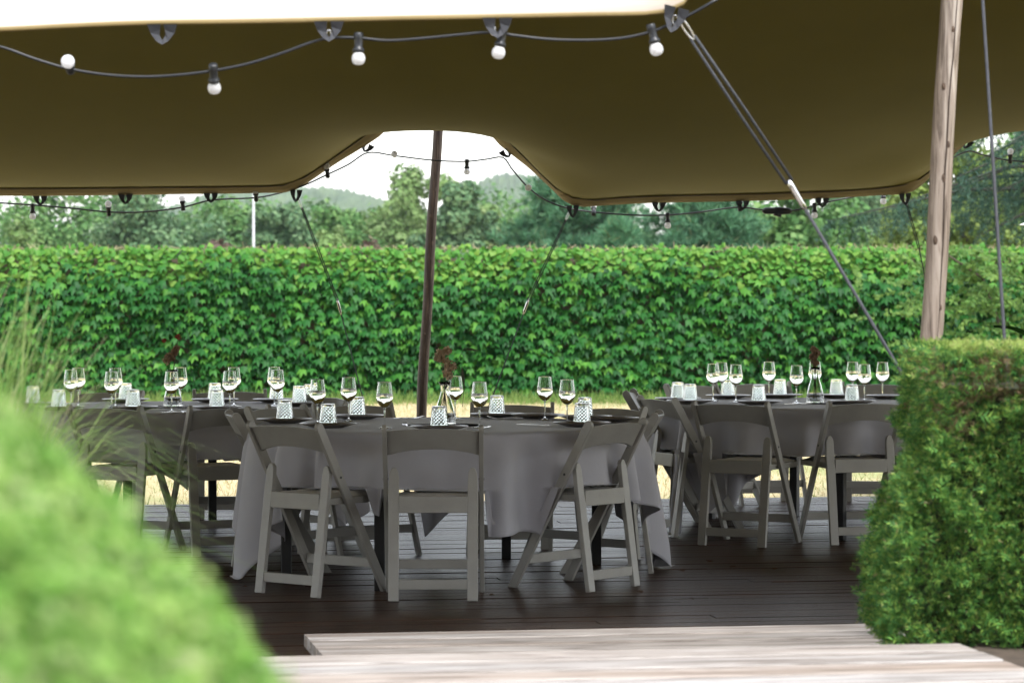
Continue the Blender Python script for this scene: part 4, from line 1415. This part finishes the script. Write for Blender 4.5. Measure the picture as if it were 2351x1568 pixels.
def cloth_mesh(cx, cy, psi, seed, tb):
    rs = np.random.default_rng(seed)
    NT, ND = 420, 34
    th = np.linspace(0, 2 * math.pi, NT, endpoint=False)
    a = 1.345
    u = th - psi
    re = a / np.maximum(np.abs(np.cos(u)), np.abs(np.sin(u)))
    near = np.exp(-((np.mod(th - R(-73) + math.pi, 2 * math.pi) - math.pi) / .42) ** 4)
    re = np.minimum(re, (1.78 - .30 * near if tb == 0 else 1.78) + .02 * np.sin(7 * th)) - TR
    ph = th + .10 * np.sin(3 * th + rs.uniform(0, 6)) + .05 * np.sin(7 * th + rs.uniform(0, 6))
    k1, k2 = 16, 29
    f1 = np.sin(k1 * ph + rs.uniform(0, 6)); f2 = np.sin(k2 * ph + rs.uniform(0, 6))
    amp = .65 + .35 * np.sin(5 * th + rs.uniform(0, 6))
    V = [(0, 0, TH + .004)]
    flat = np.linspace(.2, 1, 5)
    rows = []
    for f in flat:
        rows.append(np.stack([TR * f * np.cos(th), TR * f * np.sin(th), np.full(NT, TH + .004)], 1))
    for j in range(1, ND + 1):
        q = j / ND
        d = re * q
        fold = (f1 * .060 + f2 * .022 * amp) * np.sqrt(np.clip(d / .4, 0, 1.6)) * (.5 + .7 * amp)
        round_ = .022 * (1 - np.exp(-d / .02))
        r_ = TR + round_ * .6 + .075 * d + fold * np.clip(d / .12, 0, 1)
        z = TH + .004 - d * .985 + round_ * .35
        # what reaches the floor spreads
        low = np.clip(.012 - z, 0, 1)
        z = np.maximum(z, .012 + .012 * np.abs(f2) * (low > 0)); r_ = r_ + low * .5
        # a gentle twist so that the folds are not dead straight
        tt = th + .02 * np.sin(3 * th + q * 3) * q
        x = cx + r_ * np.cos(tt); y = cy + r_ * np.sin(tt)
        # rest on the seats of the chairs pushed in
        for (hx, hy_, ha, t_i) in chair_pos:
            if t_i != tb: continue
            lx = (x - hx) * math.cos(ha) + (y - hy_) * math.sin(ha)
            ly = -(x - hx) * math.sin(ha) + (y - hy_) * math.cos(ha)
            ins = (np.abs(lx) < .252) & (ly > -.19) & (ly < .33) & (z < .486)
            if ins.any():
                under = np.clip(.486 - z, 0, 1)
                wob = .006 * np.sin(lx * 9 + hx * 7) + .006
                lift = .486 + wob
                z = np.where(ins, lift, z)
                # slide a little outwards over the seat
                sl = np.where(ins, np.minimum(under * .35, np.maximum(ly + .145, 0)), 0)
                x = x - (-math.sin(ha)) * sl; y = y - math.cos(ha) * sl
        rows.append(np.stack([x - cx, y - cy, z], 1))
    P = np.stack(rows, 0)
    nr_ = len(P)
    verts = np.concatenate([[V[0]], P.reshape(-1, 3)])
    faces = []
    for j in range(nr_ - 1):
        i0 = 1 + j * NT + np.arange(NT); i1 = 1 + j * NT + (np.arange(NT) + 1) % NT
        faces.append(np.stack([i0, i1, i1 + NT, i0 + NT], 1))
    faces = np.concatenate(faces)
    me = bpy.data.meshes.new('tablecloth')
    tri = [(0, 1 + i, 1 + (i + 1) % NT) for i in range(NT)]
    me.from_pydata([tuple(v) for v in verts], [], tri + [tuple(f) for f in faces])
    for p in me.polygons: p.use_smooth = True
    return me


for i, (x_, Y_, nm, psi, lg) in enumerate(tables):
    c = at(x_, 1000, Y_)
    cx, cy = c[0], Y_
    tcs.append((cx, cy))
    tb = thing('round_table', {'centre': 'round black legged banquet table at the front centre of the deck', 'left': 'round banquet table behind the arching grass on the left', 'right': 'round banquet table beside the clipped hedge on the right'}[nm], 'table', (cx, cy, 0), lg, 'round banquet tables')
    MB().lathe([(0, TH - .026), (TR - .006, TH - .026), (TR - .004, TH - .022), (TR - .004, TH - .002), (TR - .008, TH), (0, TH)], 64).build('tabletop', M['pad'], tb)
    for sg_ in (-1, 1):
        for lx_, ly_ in ((-.30, -.86), (-.77, -.50)):
            o = MB().box((-sg_ * lx_, -sg_ * ly_, (TH - .027) / 2), (.05, .05, TH - .027)).build('leg', M['dark_metal'], tb); bevel(o, .004)
        v_ = np.array([-.47, .36, 0]); L_b = np.linalg.norm(v_); an = math.atan2(v_[1], v_[0])
        MB().box((sg_ * .535, sg_ * .68, .60), (L_b - .04, .03, .03), np.array([[math.cos(an), -math.sin(an), 0], [math.sin(an), math.cos(an), 0], [0, 0, 1]])).build('cross_bar', M['dark_metal'], tb)
    cl = put('tablecloth', cloth_mesh(cx, cy, psi, 11 + i, i), M['cloth'], None, (cx, cy, 0))
    so = cl.modifiers.new('thickness', 'SOLIDIFY'); so.thickness = .0018; so.offset = 1
    tag(cl, {'centre': 'pale linen cloth with pointed corners hanging from the front centre table', 'left': 'pale linen cloth on the left table behind the arching grass', 'right': 'pale linen cloth on the right table beside the clipped hedge'}[nm], 'tablecloth', 'pale linen tablecloths')
TZ = TH + .006

# ------------------------------------------------------------------ tableware
ORD = ['leftmost', 'second from the left', 'third from the left', 'fourth from the left', 'fifth from the left', 'sixth from the left', 'seventh from the left', 'eighth from the left', 'ninth from the left', 'tenth from the left', 'eleventh from the left', 'twelfth from the left']


def place(x_, Y_, tb):
    """keep a thing on its table top"""
    cx, cy = tcs[tb]
    p = at(x_, 950, Y_)
    dx_, dy_ = p[0] - cx, Y_ - cy
    r_ = math.hypot(dx_, dy_)
    if r_ > TR - .06:
        k = (TR - .06) / r_
        dy_ *= k
        dx_ *= k
    return cx + dx_, cy + dy_


def zrow(y, h):
    """depth of a point at height h above the table top seen at picture height y"""
    p = on(1175, y, TZ + h)
    return p[1]


# wine glass
GH = .228
bowl_o = [(.0042, .098), (.010, .1015), (.022, .110), (.033, .1235), (.0395, .138), (.0418, .150), (.0412, .161), (.0385, .180), (.0352, .205), (.0328, GH - .0025), (.0326, GH - .0008), (.0322, GH)]
bowl_i = [(.0317, GH), (.0313, GH - .0008), (.0315, GH - .0025), (.0338, .205), (.0370, .180), (.0397, .161), (.0403, .150), (.038, .139), (.0315, .125), (.0205, .1125), (.009, .1055), (0, .104)]
bowl_me = MB().lathe([(0, .0972)] + bowl_o + bowl_i, 32).mesh('bowl', True)
stem_me = MB().lathe([(0, .0968), (.0042, .0968), (.0036, .088), (.0034, .05), (.0038, .02), (.006, .0095), (0, .0092)], 12).mesh('stem', True)
foot_me = MB().lathe([(0, 0), (.0335, 0), (.0345, .001), (.034, .002), (.018, .0045), (.0065, .009), (0, .009)], 24).mesh('foot', True)
lvl = .170
wine_me = MB().lathe([(0, .1036), (.0094, .1051), (.0210, .1121), (.0320, .1246), (.0385, .1386), (.0408, .150), (.0402, .161), (.0389, lvl - .001), (.0385, lvl), (0, lvl)], 32).mesh('drink', True)


def wine_glass(label, loc, group):
    t_ = thing('wine_glass', label, 'wine glass', loc, random.uniform(0, 6), group)
    put('bowl', bowl_me, M['glass'], t_); put('stem', stem_me, M['glass'], t_); put('foot', foot_me, M['glass'], t_)
    put('drink', wine_me, M['wine'], t_)
    return t_


def jit(j, k):
    return 0


segs = 28
tp_prof_o = []
HT = .092
zs = np.linspace(0, HT, 12)
def rout(z): return .0445 - .0095 * (z / HT)
prof = [(rout(z), z) for z in zs]
cut = {j: (.0015 if 1 <= j <= 9 else 0) for j in range(12)}
mbt = MB().lathe([(rout(z), z) for z in zs] + [(.030, HT + .0005), (0, HT - .001)], segs, jit=lambda j, k: -(cut.get(j, 0) * ((j + k) % 2)))
inner = [(rout(0) - .0045, .0002)] + [(rout(z) - .0055, z) for z in np.linspace(.004, HT - .018, 6)] + [(0, HT - .016)]
mbt.lathe([(rout(0), 0), (rout(0) - .0045, .0002)][::-1] and [(rout(0), 0)] + inner, segs)
tumbler_me = mbt.mesh('tumbler', False)
import bmesh as _bm
b0 = _bm.new(); b0.from_mesh(tumbler_me); _bm.ops.remove_doubles(b0, verts=b0.verts, dist=1e-5); _bm.ops.recalc_face_normals(b0, faces=b0.faces); b0.to_mesh(tumbler_me); b0.free()
for me_ in (bowl_me, stem_me, foot_me, wine_me):
    b0 = _bm.new(); b0.from_mesh(me_); _bm.ops.remove_doubles(b0, verts=b0.verts, dist=1e-7); _bm.ops.recalc_face_normals(b0, faces=b0.faces); b0.to_mesh(me_); b0.free()
plate_me = MB().lathe([(0, 0), (.075, 0), (.085, .003), (.13, .0165), (.142, .0195), (.1435, .0215), (.141, .0225), (.128, .0195), (.088, .0075), (0, .0065)], 48).mesh('plate', True)

glasses = {0: [(729, 866), (800.5, 861.6), (883, 872), (1045, 859), (1101, 871.7), (1251, 860), (1302, 866.5)],
           1: [(163, 850), (180, 846), (256.5, 854), (265, 846.4), (394, 854), (414.5, 844.7), (527.6, 852.8), (537, 844.4), (630, 844), (637, 850)],
           2: [(1637, 832), (1655.5, 828.6), (1689.3, 833.6), (1743.3, 826), (1828.7, 835.3), (1870, 826), (1984.6, 833), (2002, 823.8), (2082.5, 826)]}
tums = {0: [(653.6, 960), (753, 970), (820.6, 951.7), (1008, 976), (1143, 948), (1336, 967.6), (1374, 952.4)],
        1: [(76, 931), (135, 940), (288.6, 922), (305.5, 940), (493.5, 922), (498, 940), (634.6, 922), (687, 930), (712, 926)],
        2: [(1556, 913), (1584.7, 918), (1627.5, 904.5), (1741.6, 919.6), (1760, 901), (1944, 899.4), (1956, 919)]}
extra_plates = {0: [(1420, 957), (1235, 950)], 1: [], 2: [(2075, 905)]}
TN = {0: 'centre', 1: 'left', 2: 'right'}


def single(me, mat, name, label, cat, loc, group, rz=None):
    o = put(name, me, mat, None, loc, (0, 0, random.uniform(0, 6) if rz is None else rz))
    return tag(o, label, cat, group)


for tb in range(3):
    # shift depth so that the rows sit centred on their table
    gl = [(x_, zrow(y_, GH)) for x_, y_ in glasses[tb]]
    tu = [(x_, zrow(y_, .01)) for x_, y_ in tums[tb]]
    allz = [q[1] for q in gl + tu]
    shift = tcs[tb][1] - (max(allz) + min(allz)) / 2
    shift = max(-.5, min(.5, shift)) * .7
    for i, (x_, Y_) in enumerate(gl):
        X_, Yy = place(x_, Y_ + shift, tb)
        wine_glass('%s wine glass on the %s table' % (ORD[i], TN[tb]), (X_, Yy, TZ), 'wine glasses on the %s table' % TN[tb])
    pl = []
    for i, (x_, Y_) in enumerate(tu):
        X_, Yy = place(x_, Y_ + shift, tb)
        cx, cy = tcs[tb]
        pl.append((x_, X_, Yy))
        single(tumbler_me, M['cutglass'], 'tumbler', 'upturned cut glass tumbler, %s of the tumblers on the %s table' % (ORD[i], TN[tb]), 'tumbler', (X_, Yy, TZ + .0245), 'cut glass tumblers on the %s table' % TN[tb])
    for x_, y_ in extra_plates[tb]:
        X_, Yy = place(x_, zrow(y_, .01) + shift, tb)
        pl.append((x_, X_, Yy))
    pl.sort()
    done = []
    for i, (x_, X_, Yy) in enumerate(pl):
        cx, cy = tcs[tb]
        r_ = math.hypot(X_ - cx, Yy - cy)
        done.append((X_, Yy))
        single(plate_me, M['plate'], 'plate', 'taupe stoneware plate, %s of the plates on the %s table' % (ORD[i], TN[tb]), 'plate', (X_, Yy, TZ), 'stoneware plates on the %s table' % TN[tb])

# cutlery
def fork_mb():
    mb = MB()
    mb.grid([[(-.0035, 0, .004), (.0035, 0, .004)], [(-.003, .05, .008), (.003, .05, .008)], [(-.0028, .11, .005), (.0028, .11, .005)], [(-.011, .135, .003), (.011, .135, .003)], [(-.012, .150, .004), (.012, .150, .004)]])
    for k in range(4):
        x0 = -.0105 + k * .007
        mb.grid([[(x0 - .0017, .150, .004), (x0 + .0017, .150, .004)], [(x0 - .0015, .175, .007), (x0 + .0015, .175, .007)], [(x0 - .0006, .198, .014), (x0 + .0006, .198, .014)]])
    return mb.mesh('fork')


def knife_mb():
    mb = MB()
    mb.prism([(-.005, 0), (.005, 0), (.0045, .09), (.009, .10), (.009, .18), (.004, .208), (-.002, .21), (-.004, .10), (-.0045, .09)], .002, .005, 'xyz')
    return mb.mesh('knife')


fk, kn = fork_mb(), knife_mb()
for me_ in (fk,):
    pass
for x_, y_, tb, rz, nm, lab in ((903, 962, 0, -.9, 'fork', 'fork lying left of the dark pole on the centre table'), (934, 979, 0, .1, 'fork', 'fork lying left of the square chair back on the centre table'), (1200, 962, 0, 1.2, 'fork', 'fork on the centre table between two wine glasses at its right'), (1262, 978, 0, .9, 'knife', 'knife lying on the front right rim of the centre table'), (1105, 985, 0, -.2, 'knife', 'knife lying behind the square chair back on the centre table'),
                              (422, 949, 1, .1, 'fork', 'fork lying right of the vase on the left table'), (368, 951, 1, -.7, 'knife', 'knife lying left of the vase on the left table'), (1885, 926, 2, .2, 'fork', 'fork lying near the vase on the right table'), (1800, 928, 2, -1.2, 'knife', 'knife lying left of the vase on the right table')):
    p = on(x_, y_, TZ)
    X_, Yy = place(x_, p[1], tb)
    o = put(nm, fk if nm == 'fork' else kn, M['steel'], None, (X_, Yy, TZ), (0, 0, rz))
    if nm == 'fork' and not o.modifiers:
        so = o.modifiers.new('thickness', 'SOLIDIFY'); so.thickness = .0018
    tag(o, lab, nm, 'cutlery on the tables')

# vases with dried flowers
vo = [(.0, 0), (.054, 0), (.057, .004), (.0565, .010), (.050, .06), (.038, .105), (.024, .15), (.0195, .175), (.024, .195), (.032, .215)]
vi = [(.0305, .215), (.0225, .195), (.018, .175), (.0222, .15), (.036, .105), (.048, .06), (.0542, .010), (0, .007)]
vase_me = MB().lathe(vo + vi, 32).mesh('bottle', True)
b0 = _bm.new(); b0.from_mesh(vase_me); _bm.ops.remove_doubles(b0, verts=b0.verts, dist=1e-7); _bm.ops.recalc_face_normals(b0, faces=b0.faces); b0.to_mesh(vase_me); b0.free()


def flower(parent, mat, c, rad, n_, flat=False):
    P = np.array(c) + rand_dirs(n_) * rad * np.array([1, 1, .35 if flat else 1]) * rng.random((n_, 1)) ** .4
    V_, F_ = scatter(DIA, DIAF, P, frames(rand_dirs(n_) + np.array([0, -.4, .5]), rand_dirs(n_), np.zeros(n_)), rng.uniform(.010, .022, n_))
    return put('flower_head', mesh_np('flower_head', V_, F_), mat, parent)


for tb, vx, lab in ((0, 1021, 'clear vase of beige dried flowers on the centre table beside the pole'), (1, 396, 'clear vase of brown dried flowers on the left table'), (2, 1872, 'clear vase of brown dried grasses on the right table')):
    X_ = at(vx, 950, tcs[tb][1])[0]
    vs_ = thing('vase', lab, 'vase', (X_, tcs[tb][1] + .02, TZ))
    put('bottle', vase_me, M['glass'], vs_)
    fl = thing('dried_flowers', {0: 'bunch of beige dried flowers standing in the vase on the centre table', 1: 'bunch of brown and red dried flowers in the vase on the left table', 2: 'tuft of brown dried grasses in the vase on the right table'}[tb], 'dried flowers', (X_, tcs[tb][1] + .02, TZ))
    tips = {0: [(-.005, 0, .30), (.012, .01, .26), (.03, 0, .33), (-.02, 0, .37)], 1: [(-.03, 0, .29), (.015, 0, .33), (.03, .01, .40)], 2: [(0, 0, .27), (-.01, .01, .31), (.012, 0, .30)]}[tb]
    for q in tips:
        MB().tube([(-q[0] * .8, -q[1], .012), (0, 0, .17), (q[0] * .6, q[1], q[2] * .8), q], .0022, 6).build('stem', M['stem'], fl, True)
    if tb == 0:
        for c, r_ in (((.012, -.01, .252), .030), ((.030, 0, .290), .032), ((.0, 0, .318), .026), ((-.02, 0, .355), .026), ((.012, 0, .372), .022), ((-.035, 0, .335), .018)): flower(fl, M['beigeflower'], c, r_, 90)
        MB().tube([(0, 0, .17), (.05, 0, .30), (.10, 0, .385), (.17, 0, .375)], .0016, 6).build('stem', M['stem'], fl, True)
        MB().tube([(0, 0, .17), (.06, -.01, .29), (.10, -.02, .22), (.09, -.02, .09)], .0016, 6).build('stem', M['stem'], fl, True)
        for (a0, a1) in (((.085, -.02, .30), (.10, -.02, .17)), ((.10, 0, .385), (.17, 0, .37))):
            a0, a1 = np.array(a0), np.array(a1); sdv = np.array([.5, .2, .4]) * .016
            MB().grid([[a0, a0], [a0 * .6 + a1 * .4 - sdv, a0 * .6 + a1 * .4 + sdv], [a1, a1 + [.001, 0, 0]]]).build('dry_leaf', M['stem'], fl)
    elif tb == 1:
        for c, r_ in (((-.03, 0, .275), .030), ((-.012, 0, .29), .028), ((.01, 0, .315), .022), ((.022, 0, .34), .018)): flower(fl, M['driedflower'], c, r_, 80)
        for c, r_ in (((.032, 0, .405), .014), ((-.05, 0, .385), .009)): flower(fl, M['redflower'], c, r_, 26)
    else:
        for c, r_ in (((0, 0, .245), .022), ((-.008, 0, .275), .026), ((.008, 0, .30), .024), ((-.012, 0, .325), .016)): flower(fl, M['driedflower'], c, r_, 110)

# ------------------------------------------------------------------ fallen leaves on the deck
fl_me = mesh_np('fallen_leaf', LEAF * np.array([1, 1, 2.5]) + np.array([0, 0, .22]), LEAFF)
FLM = leaf_mat('dry_fallen_leaf', [(0, (.05, .03, .02)), (1, (.12, .07, .04))], .1, .7)
wh = ['just right of the centre table legs', 'below the crossed legs of the side chair on the right', 'on the open deck right of the centre table', 'on the deck in front of the right table', 'between the centre table and the clipped hedge', 'near the left leg of the centre table', 'on the front deck boards below the right table', 'beside the foot of the square chair']
for i, (x_, y_) in enumerate(((1478, 1358), (1620, 1288), (1575, 1310), (1690, 1302), (1590, 1376), (565, 1345), (1790, 1306), (1135, 1368))):
    p = on(x_, y_, .003)
    o = put('fallen_leaf', fl_me, FLM, None, p, (random.uniform(-.2, .2), random.uniform(-.2, .2), random.uniform(0, 6)))
    o.scale = (.05, .05, .03)
    tag(o, 'small dry brown leaf lying ' + wh[i], 'leaf', 'dry leaves fallen on the deck')

# ------------------------------------------------------------------ air
hz, t, out = nodes('pale_haze')
pv = t.nodes.new('ShaderNodeVolumePrincipled')
pv.inputs['Color'].default_value = (.86, .92, 1.0, 1)
pv.inputs['Density'].default_value = .00011
pv.inputs['Anisotropy'].default_value = 0.0
t.links.new(pv.outputs[0], out.inputs['Volume'])
tag(MB().box((0, 1450, 46), (6200, 3200, 104)).build('haze', hz), kind='stuff')
